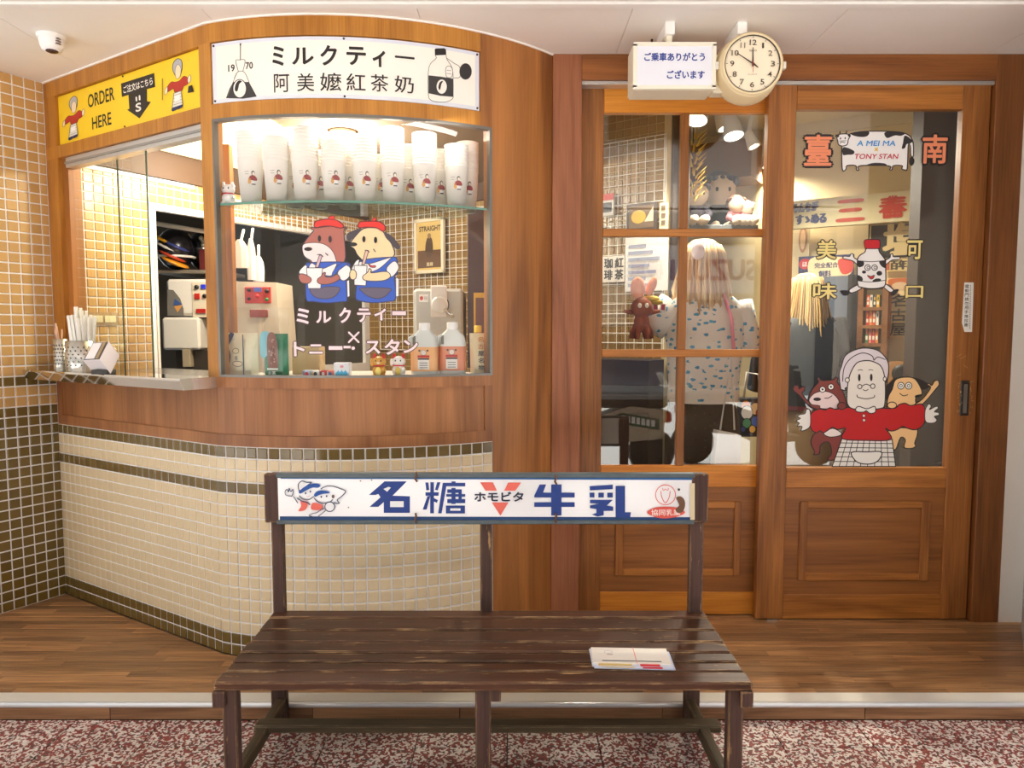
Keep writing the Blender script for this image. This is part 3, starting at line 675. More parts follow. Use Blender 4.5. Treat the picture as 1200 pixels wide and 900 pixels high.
def small_granny(d, f):
    g = lambda *a: [f(p) for p in a]
    d.poly(g((-22, -95), (-20, -125), (0, -140), (20, -125), (20, -85), (0, -60)), (186, 184, 190), line=3 * f.s)
    d.poly(g((-10, -100), (2, -115), (16, -98), (14, -66), (0, -55), (-10, -70)), (250, 226, 190), line=1.5 * f.s)
    d.poly(g((-48, -30), (-30, -48), (-10, -44), (10, -46), (30, -60), (48, -50), (50, -25), (30, -18), (20, -2), (-12, -2), (-20, -18), (-46, -10)), (190, 52, 36), line=2 * f.s)
    d.poly(g((-60, -20), (-48, -32), (-48, -8), (-58, 0)), (252, 232, 200), line=1.5 * f.s)
    d.poly(g((50, -48), (62, -60), (64, -34), (52, -28)), (252, 232, 200), line=1.5 * f.s)
    d.poly(g((-16, 2), (18, -2), (26, 58), (-24, 62)), (236, 232, 222), False, line=2.5 * f.s)
    for k in range(4): d.stroke(g((-17 - k * 1.6, 12 + k * 13), (19 + k * 1.6, 9 + k * 13)), 1.6 * f.s, (120, 116, 110))
    d.poly(g((-12, 14), (12, 12), (14, 36), (-12, 38)), (255, 252, 246), False)
    d.poly(g((-24, 64), (-2, 62), (-2, 72), (-22, 76)), (34, 44, 92), line=1.5 * f.s); d.poly(g((4, 62), (26, 58), (24, 68), (4, 72)), (34, 44, 92), line=1.5 * f.s)
def mk(cx, cy, sx, sy, sh):
    f = lambda p: (cx + p[0] * sx, cy + p[1] * sy - p[0] * sh); f.s = sx; return f
d.done('arrow_print', ys); d = Dec(YS, (0, 0, 4), .0006)
small_granny(d, mk(345, 582, .82, .93, .25)); d.done('figure_print', ys); d = Dec(YS, (0, 0, 4), .0006)
f2 = mk(833, 432, .98, 1.12, .22); small_granny(d, f2)
d.poly([f2((56, -12)), f2((72, -14)), f2((78, 14)), f2((52, 14))], (40, 36, 34), False, 2).stroke([f2((-70, -70)), f2((-70, 20))], 3, (90, 80, 60))
d.done('figure_print', ys)
screws(ys, YS, [(.57, 2.088), (.57, 1.905)])

ws = sign_plate('milk_tea_sign', 1.106, 2.030, 1.899, 2.094, -.022, -.006, M((232, 236, 246), .35), 'curved white shop sign with a tea pouch and bottle drawing', 'sign')
part('face', MB().surf_box(BOOTH, 1.124, 2.014, 1.912, 2.082, -.006, -.005, M((255, 250, 240), .45), .02), ws)
WS = Off(BOOTH, -.005); d = Dec(WS, (240, 20, 3.3333), .0006); K = (40, 34, 32)
for ch, b in (('ミ', (265, 117, 308, 188)), ('ル', (342, 122, 424, 183)), ('ク', (453, 112, 515, 188)), ('テ', (555, 117, 628, 188)), ('ィ', (657, 132, 703, 195)), ('ー', (745, 153, 817, 164))): d.text(ch, *b, K, .028)
for ch, b in (('阿', (270, 224, 331, 293)), ('美', (360, 221, 428, 290)), ('嬤', (450, 218, 534, 290)), ('紅', (553, 220, 628, 290)), ('茶', (648, 223, 717, 294)), ('奶', (741, 228, 816, 300))): d.text(ch, *b, K, .004)
d.done('lettering', ws); d = Dec(WS, (240, 20, 3.3333), .0006)
d.text('19', 92, 188, 117, 211, K, .02).text('70', 160, 178, 188, 201, K, .02)
d.poly([(85, 316), (98, 280), (112, 255), (172, 255), (186, 280), (202, 310), (150, 318)], (62, 58, 58), False, 2)
d.ell(137, 280, 26, 36, (250, 246, 238), 3, K).poly([(118, 285), (122, 262), (134, 248), (146, 252), (136, 262), (128, 290)], K, True).stroke([(136, 262), (130, 290)], 1.5, (240, 236, 230))
d.stroke([(112, 255), (122, 225), (134, 213), (150, 213), (162, 226), (174, 256)], 1.8, (90, 84, 80)).stroke([(90, 310), (108, 262), (126, 222)], 1.2, (150, 144, 138))
d.stroke([(132, 212), (122, 172), (137, 168), (158, 170), (150, 212)], 2, (90, 84, 80)).stroke([(140, 168), (140, 110)], 3, (120, 114, 108)).stroke([(140, 110), (141, 105)], 5, K)
d.done('pouch_print', ws); d = Dec(WS, (240, 20, 3.3333), .0006)
d.poly([(898, 126), (902, 123), (936, 122), (942, 127), (943, 148), (899, 150)], K, False)
d.stroke([(900, 150), (903, 162), (882, 182), (873, 215), (873, 300), (880, 322), (905, 332), (945, 331), (968, 318), (970, 300), (970, 250), (966, 200), (946, 166), (943, 150)], 2, (80, 74, 72))
d.poly([(874, 228), (920, 233), (970, 241), (970, 312), (920, 308), (874, 298)], (60, 56, 56), False)
d.ell(925, 272, 21, 29, (250, 246, 238), 2, K).poly([(912, 275), (918, 255), (930, 250), (924, 262), (918, 285)], K)
d.stroke([(946, 162), (975, 182), (995, 196), (996, 234), (972, 238)], 2, (80, 74, 72)).ell(1018, 213, 24, 32, (50, 46, 46))
d.poly([(940, 205), (948, 192), (962, 196), (968, 215), (962, 236), (944, 234)], (250, 246, 238), True, 1.8, (80, 74, 72)).stroke([(944, 208), (962, 210)], 1.4, (90, 84, 80)).stroke([(944, 221), (962, 223)], 1.4, (90, 84, 80))
d.done('bottle_print', ws)
screws(ws, Off(BOOTH, -.006), [(1.115, 2.086), (1.115, 1.907), (1.57, 2.088), (1.57, 1.905), (2.022, 2.086), (2.022, 1.907)])

# hanging light box and clock under the ceiling
SY = 2.45
def P(px, py, Y): return atY(px, py, Y)
a, b = P(742, 52.5, SY), P(838, 103, SY)
box_t = thing('light_box_sign', 'white box sign with blue writing hung from the ceiling above the doors', 'sign', ((a.x + b.x) / 2, SY + .05, b.z - .012))
CRB = M((238, 230, 208), .45)
part('case', MB().box((a.x, SY, b.z - .006), (b.x, SY + .11, a.z + .006), CRB, .006), box_t)
part('bezel', MB().box((a.x, SY - .008, b.z - .006), (b.x, SY, b.z + .006), M((246, 240, 222), .4)).box((a.x, SY - .008, a.z - .006), (b.x, SY, a.z + .006), M((246, 240, 222), .4)).box((a.x, SY - .008, b.z), (a.x + .012, SY, a.z), M((246, 240, 222), .4)).box((b.x - .012, SY - .008, b.z), (b.x, SY, a.z), M((246, 240, 222), .4)), box_t)
fp = part('face', MB().box((a.x + .012, SY - .004, b.z + .006), (b.x - .012, SY - .001, a.z - .006), M((238, 240, 250), .4)), box_t)
Dec(Plane((0, SY - .004, 0), (1, 0, 0), (0, -1, 0)), (730, 25, 6), .0006).text('ご乗車ありがとう', 152, 222, 574, 279, (44, 66, 148), .03).text('ございます', 311, 346, 572, 402, (44, 66, 148), .03).done('lettering', fp)
c_ = P(881, 75.5, 2.43)
part('tail_box', MB().box((b.x, SY + .03, b.z - .006), (c_.x - .02, SY + .085, P(850, 60, SY).z), CRB, .004), box_t)
part('cable', MB().tube([P(764, 53, SY + .06), P(764, 46, SY + .06)], .004, BLACK), box_t)
for px, nm in ((782, 'b'), (865, 'c')):
    q = P(px, 42, 2.50); m = MB().box((q.x - .016, 2.455, q.z - .012), (q.x + .016, 2.60, 2.163), WHITE, .002)
    m.box((q.x - .01, 2.47, a.z + .008), (q.x + .01, 2.50, q.z), CRB, .001)
    single('hanging_bracket', m, 'white ceiling bracket holding up the ' + ('box sign with blue writing' if nm == 'b' else 'round cream clock'), 'bracket')
ck = thing('wall_clock', 'round cream clock with black numerals hanging beside the box sign', 'clock', (c_.x, 2.47, c_.z - .11))
CR2 = M((240, 220, 178), .35); F0 = 2.425
part('case', MB().lathe((c_.x, F0 + .085, c_.z), [(.105, 0), (.112, .008), (.110, .02), (.104, .072), (.099, .081), (.09, .081)], CR2, 40, axis=(0, -1, 0)), ck)
part('rim', MB().lathe((c_.x, F0 + .002, c_.z), [(.098, 0), (.101, .006), (.094, .008), (.090, .004)], CR2, 40, axis=(0, -1, 0), cap=False).lathe((c_.x, F0 + .0, c_.z), [(.0925, 0), (.0925, .004), (.089, .004), (.089, 0)], M((70, 60, 48), .4), 40, axis=(0, -1, 0), cap=False), ck)
dial = part('dial', MB().lathe((c_.x, F0 + .002, c_.z), [(.0001, .0005), (.0905, .0)], M((252, 238, 210), .5), 40, axis=(0, -1, 0)), ck)
class Dial:
    curved = False
    def pt(s, u, v, off=0): return Vector((c_.x + u, F0 - .001 - off, c_.z + v))
d = Dec(Dial(), off=.0006, px=False)
for h in range(1, 13):
    an = pi / 2 - h * pi / 6; r = .067; t = str(h); w = .0085 if h < 10 else .015; w = .0036 if h == 1 else (.010 if h == 11 else w); hh = .0085
    x, z = r * cos(an), r * sin(an); d.text(t, x - w * .75, z + hh, x + w * .75, z - hh, (70, 56, 44), .008)
    d.stroke([(.082 * cos(an), .082 * sin(an)), (.086 * cos(an), .086 * sin(an))], .0018, (70, 56, 44), sm=False)
d.text('SEIKO', -.012, .044, .012, .038, (90, 76, 60)).text('QUARTZ', -.015, -.033, .015, -.037, (130, 90, 60))
d.done('numerals', dial)
hm = MB()
def hand(an, l, w, col, z): 
    v = Vector((cos(an), 0, sin(an))); n = Vector((-sin(an), 0, cos(an))); o = Vector((c_.x, F0 - .004 - z, c_.z))
    part('hand', MB().prism([o - v * l * .2 - n * w, o + v * l - n * w * .4, o + v * l + n * w * .4, o - v * l * .2 + n * w], (0, -.0012, 0), col), ck)
hand(pi / 2 - 10 * pi / 6 - .04, .062, .0022, M((60, 48, 38), .4), 0); hand(pi / 2 + .02, .05, .003, M((60, 48, 38), .4), .0015); hand(pi / 2 - 5 * pi / 6 * .86, .022, .003, M((60, 48, 38), .4), .003); hand(-pi / 2, .03, .001, M((190, 60, 50), .4), .0045)
for sx in (-1, 1): part('clip', MB().box((c_.x + sx * .106, F0 + .01, c_.z - .012), (c_.x + sx * .116, F0 + .03, c_.z + .012), M((244, 240, 232), .4), .002), ck)

# security camera on the ceiling
q = atZ(60, 42, 2.163)
sc_ = thing('security_camera', 'small white dome camera on the ceiling near the tiled wall', 'camera', (q.x, q.y, 2.10))
part('base', MB().lathe((q.x, q.y, 2.15), [(.043, 0), (.045, .004), (.045, .013)], M((246, 244, 242), .35), 24), sc_)
part('housing', MB().lathe((q.x, q.y, 2.108), [(.018, .0), (.03, .004), (.036, .02), (.04, .042)], M((248, 246, 246), .3), 24), sc_)
part('lens', MB().ell((q.x + .004, q.y - .006, 2.109), (.02, .02, .006), M((70, 44, 40), .15)), sc_)
for k in range(3): part('vent', MB().box((q.x + .028, q.y - .024, 2.128 + k * .008), (q.x + .0385, q.y - .008, 2.132 + k * .008), M((120, 100, 90), .5)), sc_)

# ================================================================== BENCH
PZ = -.046; SZ = .293
bx0, bx1 = atZ(249.5, 800, SZ).x, atZ(882.5, 800, SZ).x
bench = thing('bench', 'dark brown slatted wooden bench with an enamel sign as its back', 'bench', ((bx0 + bx1) / 2, 1.75, PZ))
ey = [715, 724.4, 738.4, 752.6, 765, 776, 787.2, 802]
for i in range(7):
    y1, y0 = atZ(600, ey[i], SZ).y, atZ(600, ey[i + 1], SZ).y
    part('slat', MB().box((bx0 + .0015 * (i % 3), y0 + .009, SZ - .022), (bx1 - .002 * (i % 2), y1 - (.0 if i == 0 else .001), SZ - .0006 * (i % 3)), BENCHW, .0035), bench)
yf, yr = atZ(600, 802, SZ).y, atZ(600, 715, SZ).y
def xat(px, py, Y): return atY(px, py, Y).x
LEGB = BENCHL
legs_f = [(xat(261, 850, yf + .02), xat(278, 850, yf + .02)), (xat(557, 850, yf + .02), xat(575, 850, yf + .02)), (xat(853, 850, yf + .02), xat(871, 850, yf + .02))]
for i, (x0, x1) in enumerate(legs_f): part('leg', MB().box((x0, yf + .018, PZ), (x1, yf + .05, SZ - .022), LEGB, .003), bench)
post = [(xat(317, 660, yr - .03), xat(331, 660, yr - .03)), (xat(562.5, 660, yr - .03), xat(576.5, 660, yr - .03)), (xat(809, 660, yr - .03), xat(825.5, 660, yr - .03))]
rearl = [(xat(319, 830, yr - .04), xat(336, 830, yr - .04)), None, (xat(802, 830, yr - .04), xat(819, 830, yr - .04))]
for r in rearl:
    if r: part('leg', MB().box((r[0], yr - .05, PZ), (r[1], yr - .017, SZ - .022), LEGB, .003), bench)
for x0, x1 in post: part('back_post', MB().box((x0, yr - .018, SZ - .02), (x1, yr + .004, atY(570, 554, yr - .03).z - .004), LEGB, .003), bench)
for s_, k in ((0, -1), (2, 1)):
    x0 = legs_f[s_][0] if k < 0 else legs_f[s_][1]
    part('bearer', MB().box((x0 + k * .018 - .012 * (k < 0) * 0, yf + .004, SZ - .062), (x0 + (k * -.012), yr - .004, SZ - .022), BENCHL, .002), bench)
part('bearer', MB().box((legs_f[1][1], yf + .02, SZ - .055), (legs_f[1][1] + .025, yr - .01, SZ - .022), BENCHL, .002), bench)
OLIVE = wood((62, 52, 38), (98, 84, 64), 'x', 1.4, .6, .1, worn=(150, 128, 96))
OLIVEY = wood((62, 52, 38), (98, 84, 64), 'y', 1.4, .6, .1, worn=(150, 128, 96))
zst = atY(322, 819, yr - .05).z
for s_, k in ((0, 1), (2, -1)):
    xr = (rearl[s_][1], rearl[s_][0])[k < 0]
    part('stretcher', MB().box((xr - k * .028, yf + .05, zst - .034), (xr, yr - .03, zst), OLIVEY, .003), bench)
yb = atZ(600, 851, zst + .006).y
part('stretcher', MB().box((xat(297, 856, yb), yb, zst - .016), (xat(846, 856, yb), yb + .045, zst + .006), OLIVE, .004), bench)
# enamel sign
yS = yr - .030
sx0, sx1, sz1, sz0 = xat(311, 580, yS), xat(829, 580, yS), atY(570, 554, yS).z, atY(570, 613, yS).z
es = bench
for a_, b_ in ((sx0, xat(327.5, 580, yS)), (xat(809, 580, yS), sx1)): part('end_block', MB().box((a_, yS - .012, sz0 + .004), (b_, yS + .014, sz1 - .002), BENCHL, .003), bench)
FRM = M((92, 104, 110), .5, .4, var=.25, scale=40); BLU = M((34, 96, 160), .3, coat=.4)
ex0, ex1 = xat(327, 580, yS), xat(811, 580, yS)
zi1, zi0 = atY(570, 561.5, yS).z, atY(570, 605.5, yS).z
part('frame_rail', MB().box((ex0 - .004, yS - .016, sz1 - .0125), (ex1 + .004, yS + .012, sz1), FRM, .002), es)
part('frame_rail', MB().box((ex0 - .004, yS - .016, sz0), (ex1 + .004, yS + .012, sz0 + .0125), FRM, .002), es)
ep = part('enamel_plate', MB().box((ex0, yS - .010, sz0 + .012), (ex1, yS + .010, sz1 - .012), M((246, 248, 252), .16, coat=.5)), es, 'white enamel plate with blue and red lettering')
EP = Plane((0, yS - .010, 0), (1, 0, 0), (0, -1, 0))
d = Dec(EP, (0, 0, 1), .0006)
d.poly([(328, 558), (811, 558.5), (811, 562.5), (329, 561)], (36, 100, 166), False).poly([(328, 605), (811, 606), (811, 610), (328, 610)], (22, 66, 120), False)
NB = (28, 62, 142)
d.crop = (430, 540, 6.316)
d.poly([(130, 152), (295, 152), (190, 258), (318, 262), (318, 385), (125, 385), (125, 305), (85, 340), (20, 340), (100, 270), (85, 245), (65, 252), (15, 252)], NB, False)
d.poly([(122, 208), (160, 192), (178, 198), (150, 228)], (244, 246, 250), False).rect(172, 298, 272, 342, (244, 246, 250))
for q in ([(470, 158), (496, 158), (496, 388), (468, 388)], [(434, 232), (532, 232), (530, 258), (434, 258)], [(433, 160), (455, 160), (462, 216), (440, 218)], [(520, 158), (545, 158), (524, 218), (504, 214)], [(470, 258), (442, 360), (413, 360), (448, 262)], [(496, 275), (526, 290), (518, 310), (496, 300)],
          [(562, 162), (728, 162), (728, 188), (588, 188), (553, 388), (527, 388)], [(626, 152), (656, 152), (656, 168), (626, 168)], [(626, 200), (656, 200), (656, 318), (626, 318)], [(595, 210), (700, 210), (700, 236), (595, 236)], [(588, 245), (728, 245), (728, 264), (588, 264)], [(595, 282), (728, 282), (728, 312), (595, 312)], [(678, 210), (702, 210), (702, 300), (678, 300)], [(585, 330), (726, 330), (726, 388), (585, 388)]): d.poly(q, NB, False)
d.rect(617, 350, 693, 368, (244, 246, 250))
RD_ = (240, 112, 98)
for q in ([(838, 158), (932, 158), (962, 220), (878, 220)], [(1045, 160), (1140, 160), (1098, 220), (1016, 220)], [(925, 307), (1047, 307), (988, 404)]): d.poly(q, RD_, False)
d.text('ホモビタ', 797, 230, 1157, 298, (34, 36, 66), .03)
d.crop = (600, 540, 4.8)
d.poly([(155, 132), (192, 132), (174, 178), (220, 178), (220, 132), (278, 132), (278, 178), (352, 178), (352, 205), (278, 205), (278, 232), (352, 232), (352, 258), (278, 258), (278, 306), (220, 306), (220, 258), (125, 258), (125, 232), (220, 232), (220, 205), (125, 205), (125, 195)], NB, False)
for q in ([(582, 140), (635, 140), (635, 288), (668, 288), (664, 316), (582, 316)], [(436, 142), (566, 133), (566, 158), (438, 165)], [(436, 178), (463, 178), (463, 205), (436, 205)], [(485, 178), (516, 178), (516, 205), (485, 205)], [(535, 178), (566, 178), (566, 205), (535, 205)], [(438, 218), (566, 218), (532, 250), (568, 256), (568, 280), (515, 280), (515, 305), (480, 312), (448, 300), (474, 292), (474, 270), (438, 264), (438, 250), (488, 240), (438, 236)]): d.poly(q, NB, False)
RL = (226, 92, 80)
d.ring(862, 190, 56, 56, 4, RL).stroke([(836, 170), (842, 205), (862, 235), (882, 205), (888, 170)], 4, RL).stroke([(845, 152), (850, 165), (862, 158), (874, 165), (879, 152)], 3, RL)
d.poly([(758, 288), (800, 262), (860, 256), (930, 262), (972, 288), (930, 312), (860, 322), (800, 314)], RL, True).text('協同乳業', 782, 272, 945, 306, (250, 240, 236), .01)
d.poly([(922, 205), (945, 198), (966, 215), (972, 248), (958, 285), (928, 290), (918, 270), (938, 250), (930, 226)], (112, 78, 56)).ell(937, 160, 7, 7, (60, 50, 44))
d.rect(1000, 125, 1026, 330, (222, 206, 170))
d.crop = (280, 530, 7.5); KB = (40, 54, 92); BB = (34, 84, 168)
d.poly([(525, 290), (535, 265), (562, 250), (600, 262), (640, 262), (610, 285), (540, 335), (532, 330)], (238, 240, 244), True, 8, KB)
d.stroke([(535, 380), (570, 408), (620, 412), (660, 385)], 8, KB).poly([(530, 350), (560, 315), (620, 280), (690, 272), (718, 288), (700, 308), (650, 308), (600, 330), (550, 358)], BB, True)
d.ell(590, 357, 7, 9, KB).ell(632, 342, 7, 9, KB).stroke([(600, 384), (614, 386), (626, 378)], 4, (226, 150, 140))
d.stroke([(725, 318), (770, 296), (830, 296), (890, 315), (942, 340), (905, 385), (868, 415), (885, 445), (840, 440)], 8, KB)
d.poly([(664, 370), (690, 340), (740, 333), (790, 342), (800, 356), (750, 362), (710, 372), (676, 388)], BB).stroke([(664, 395), (690, 425), (740, 444), (800, 436), (826, 412)], 8, KB)
d.ell(728, 388, 7, 9, KB).ell(775, 382, 7, 9, KB).ell(832, 385, 13, 16, (120, 90, 90))
d.poly([(545, 420), (606, 440), (590, 500), (528, 512), (552, 468)], RD_, True).poly([(655, 440), (738, 462), (720, 502), (640, 496)], RD_, True)
d.stroke([(520, 400), (560, 425), (600, 435), (628, 455)], 10, KB)
d.ell(803, 474, 43, 42, (246, 248, 252), 8, KB).stroke([(765, 510), (705, 556)], 7, KB).stroke([(750, 488), (688, 526)], 7, KB).stroke([(690, 526), (650, 535), (620, 550), (650, 560), (625, 570)], 6, KB)
d.stroke([(470, 382), (420, 372), (412, 340), (430, 322), (442, 345), (448, 312), (462, 342), (480, 322), (482, 355), (470, 382)], 7, KB).stroke([(485, 385), (500, 405), (522, 440)], 8, KB)
d.crop = (0, 0, 1)
for x_, y_ in ((409, 594), (436, 562), (423, 563)): d.ell(x_, y_, .9, .8, (110, 90, 70), n=8)
d.done('lettering', ep)
for px, py in ((487.5, 558), (487, 606), (651, 561), (651, 606)):
    p = atY(px, py, yS - .018); part('rusty_hook', MB().tube([p + Vector((0, 0, .012)), p + Vector((.002, -.004, .004)), p + Vector((-.002, -.004, -.008)), p + Vector((.003, 0, -.016))], .003, M((120, 84, 64), .7, .3), 7), es)
# flyers on the seat
def flyer(cx, cy, w, h, rot, z, t, mat, label, draw=None, name='flyer'):
    r = Matrix.Rotation(rot, 4, 'Z'); mt = Matrix.Translation((cx, cy, z)) @ r
    tt = thing(name, label, 'leaflet', (cx, cy, z), 'leaflets on the bench')
    part('sheet', MB().box((-w / 2, -h / 2, 0), (w / 2, h / 2, t), mat, mtx=mt), tt)
    if draw:
        class SP:
            curved = False
            def pt(s, u, v, off=0): return mt @ Vector((u, v, t + off))
        d = Dec(SP(), off=.0003, step=.00005, px=False); draw(d); d.done('print', tt)
    return tt
fc = (atZ(694, 760, SZ) + atZ(787, 786, SZ)) * .5
fw = atZ(783, 770, SZ).x - atZ(692, 770, SZ).x
def dr1(d): d.rect(-.085, -.048, .0, -.03, (220, 190, 120)).rect(.02, -.05, .07, -.035, (214, 40, 60)).rect(-.06, .035, .03, .05, (90, 110, 190)).rect(.03, .035, .06, .05, (220, 70, 80))
flyer(fc.x + .004, fc.y - .006, fw, .10, -.05, SZ, .0025, M((214, 222, 244), .5), 'blue and red printed leaflet lowest in the small pile on the bench', dr1)
flyer(fc.x - .002, fc.y + .0, fw, .098, -.02, SZ + .0025, .0025, M((226, 228, 240), .5), 'pale blue leaflet in the middle of the small pile on the bench', dr1)
def dr2(d):
    d.rect(-.075, -.036, .075, -.031, (60, 66, 80)).ring(-.055, .016, .010, .008, .0012, (190, 180, 190)).rect(-.06, .0, -.045, .003, (120, 100, 90))
    d.stroke([(.012, .046), (.012, -.046)], .002, (236, 140, 140), sm=False)
flyer(fc.x, fc.y + .006, fw * .98, .086, -.045, SZ + .005, .003, M((248, 242, 232), .5), 'cream leaflet on top of the small pile on the bench', dr2)

# ================================================================== DECALS ON THE DOOR GLASS
DG = Plane((0, RD + .012, 0), (1, 0, 0), (0, -1, 0))
d = Dec(DG, (920, 390, 5.295)); BRN, CRE = (134, 62, 56), (250, 206, 148); LW_ = 6.5
d.poly([(50, 345), (60, 326), (82, 330), (86, 348), (105, 336), (122, 336), (118, 360), (105, 378), (150, 430), (210, 460), (195, 478), (150, 455), (90, 390), (55, 362)], BRN, True, LW_)
d.poly([(148, 430), (150, 390), (172, 345), (207, 305), (198, 285), (212, 278), (226, 296), (298, 290), (314, 275), (326, 286), (322, 306), (350, 345), (375, 420), (378, 480), (230, 478), (165, 462)], BRN, True, LW_)
d.poly([(150, 408), (180, 376), (230, 362), (280, 370), (315, 395), (335, 430), (332, 470), (225, 470), (212, 452), (168, 446), (150, 428)], (244, 222, 222), True, 5)
d.ell(198, 412, 24, 11, (36, 28, 28)).stroke([(245, 405), (268, 404), (290, 390)], 5, INK)
for x_, y_ in ((231, 351), (283, 335)): d.ell(x_, y_, 18, 18, (250, 248, 244), 5).ell(x_, y_, 6, 6, (30, 26, 26))
d.poly([(618, 400), (625, 340), (670, 288), (686, 290), (668, 345), (632, 410)], (44, 36, 34), True, 4).poly([(790, 280), (850, 296), (892, 330), (872, 347), (840, 347), (805, 310)], (44, 36, 34), True, 4)
d.poly([(850, 410), (900, 342), (880, 322), (890, 314), (908, 326), (924, 300), (946, 295), (953, 320), (930, 352), (852, 440), (800, 446)], CRE, True, LW_)
d.poly([(630, 440), (640, 390), (662, 350), (682, 292), (740, 275), (800, 284), (838, 340), (846, 380), (815, 392), (806, 415), (800, 446), (700, 470), (640, 475)], CRE, True, LW_)
d.poly([(806, 388), (850, 380), (830, 398), (806, 402)], (44, 36, 34), True)
for x_ in (716, 763): d.ell(x_, 328, 20, 21, (250, 248, 244), 5).ell(x_, 328, 8, 9, (250, 248, 244), 4)
d.stroke([(708, 375), (730, 390), (757, 384)], 5, INK)
d.poly([(160, 660), (185, 620), (240, 600), (380, 640), (350, 700), (320, 740), (310, 782), (270, 790), (265, 772), (285, 750), (276, 690), (248, 676), (216, 700), (210, 748), (176, 755), (180, 735), (160, 692)], BRN, True, LW_)
d.poly([(236, 622), (290, 592), (345, 620), (332, 638), (272, 645)], (246, 236, 232), True, 5)
d.poly([(640, 600), (800, 592), (816, 630), (800, 682), (806, 702), (780, 716), (735, 710), (742, 662), (712, 650), (682, 722), (655, 700)], CRE, True, LW_)
d.poly([(350, 652), (660, 658), (682, 828), (288, 828)], (246, 244, 240), False, LW_)
for k in range(1, 9):
    t = k / 9; d.stroke([(350 + 310 * t, 655), (288 + 394 * t, 826)], 4.5, INK)
for k in range(1, 6):
    t = k / 6; d.stroke([(350 - 62 * t, 653 + 172 * t), (660 + 22 * t, 658 + 168 * t)], 4.5, INK)
d.poly([(408, 740), (500, 737), (592, 738), (578, 785), (535, 810), (470, 810), (428, 788)], (246, 244, 240), True, LW_)
d.poly([(380, 462), (340, 466), (305, 474), (275, 464), (245, 478), (210, 472), (170, 488), (148, 520), (150, 572), (165, 605), (192, 618), (212, 606), (235, 618), (262, 602), (290, 585), (322, 598), (372, 592), (350, 655), (500, 666), (652, 660), (618, 592), (650, 608), (692, 598), (722, 580), (758, 592), (800, 600), (842, 580), (862, 540), (862, 472), (842, 442), (800, 446), (770, 450), (738, 436), (700, 446), (668, 468), (550, 462), (500, 452), (450, 456)], (200, 26, 32), True, LW_)
d.poly([(150, 482), (128, 474), (118, 500), (86, 506), (74, 520), (90, 530), (64, 545), (84, 560), (70, 576), (100, 580), (95, 606), (125, 600), (152, 572)], (248, 246, 242), True, 5.5)
d.poly([(862, 482), (884, 440), (900, 455), (890, 475), (930, 455), (944, 466), (920, 488), (946, 494), (946, 510), (920, 518), (936, 540), (914, 558), (866, 550)], (248, 246, 242), True, 5.5)
d.poly([(340, 345), (330, 260), (345, 205), (370, 140), (440, 102), (510, 95), (580, 115), (630, 175), (636, 240), (622, 305), (600, 300), (385, 335), (372, 356), (348, 352)], (232, 224, 232), True, LW_)
d.stroke([(352, 300), (360, 220), (400, 160), (470, 125), (530, 140), (545, 170)], 5.5, INK).stroke([(545, 170), (570, 150), (615, 165)], 5.5, INK)
d.poly([(384, 310), (378, 400), (384, 445), (415, 470), (500, 474), (585, 468), (612, 440), (614, 300), (592, 212), (540, 178), (490, 172), (440, 186), (404, 240)], (244, 238, 230), True, LW_)
d.ell(380, 292, 13, 14, (244, 238, 230), 5).ell(612, 286, 10, 13, (244, 238, 230), 5)
d.ell(454, 277, 8, 23, (30, 26, 26)).ell(528, 276, 8, 23, (30, 26, 26)).stroke([(446, 232), (462, 228), (474, 232)], 4, INK).stroke([(512, 230), (526, 228), (538, 232)], 4, INK)
d.ring(457, 333, 13, 13, 5, INK).ring(537, 330, 14, 14, 5, INK).stroke([(470, 330), (495, 318), (523, 328)], 5, INK).stroke([(478, 352), (494, 358), (508, 350)], 4.5, INK).stroke([(440, 384), (445, 398), (495, 408), (542, 400), (548, 386)], 5, INK)
d.poly([(430, 472), (450, 455), (500, 470), (548, 455), (552, 490), (520, 498), (496, 482), (480, 490), (440, 488)], (246, 244, 240), True, 5.5)
d.ell(481, 513, 9, 9, (248, 224, 224), 3).ell(482, 540, 9, 9, (248, 224, 224), 3).ell(345, 452, 27, 22, BRN, 5.5).ell(655, 448, 28, 20, CRE, 5.5)
d.rect(935, 800, 965, 806, (130, 124, 118))
d.done('glass_decal', P1, 'printed old lady in a red jumper with a bear and a dog at her shoulders')
d = Dec(DG, (920, 120, 5.4545)); d.poly([(365, 430), (362, 290), (380, 240), (420, 200), (540, 185), (700, 188), (780, 205), (815, 250), (820, 330), (813, 350), (802, 335), (800, 285), (786, 275), (780, 420), (765, 432), (745, 425), (746, 405), (692, 405), (682, 430), (668, 430), (660, 406), (480, 405), (470, 434), (455, 430), (450, 405), (395, 405), (388, 428)], (250, 248, 248), True, 7)
for q in ([(424, 198), (530, 188), (526, 214), (490, 222), (440, 214)], [(640, 190), (760, 197), (740, 214), (700, 212), (650, 228)], [(765, 212), (812, 245), (800, 262), (775, 268), (765, 292), (745, 295), (752, 262)], [(368, 290), (400, 292), (440, 312), (434, 332), (400, 335), (368, 335)], [(520, 405), (560, 388), (630, 390), (642, 405)], [(792, 365), (808, 348), (824, 365), (822, 390), (805, 406), (792, 390)]): d.poly(q, (50, 46, 48), True)
d.poly([(330, 225), (345, 205), (395, 203), (412, 215), (402, 240), (395, 270), (365, 280), (340, 270), (336, 250)], (250, 248, 248), True, 6).poly([(318, 215), (335, 205), (345, 215), (335, 225)], (50, 46, 48)).poly([(398, 205), (416, 208), (416, 222), (404, 220)], (50, 46, 48))
d.stroke([(348, 205), (350, 188)], 7, INK).stroke([(388, 203), (392, 186)], 7, INK).ell(352, 232, 4, 7, INK).ell(382, 230, 4, 7, INK).stroke([(348, 262), (362, 254), (380, 260)], 4, INK).stroke([(345, 248), (388, 246)], 3, INK)
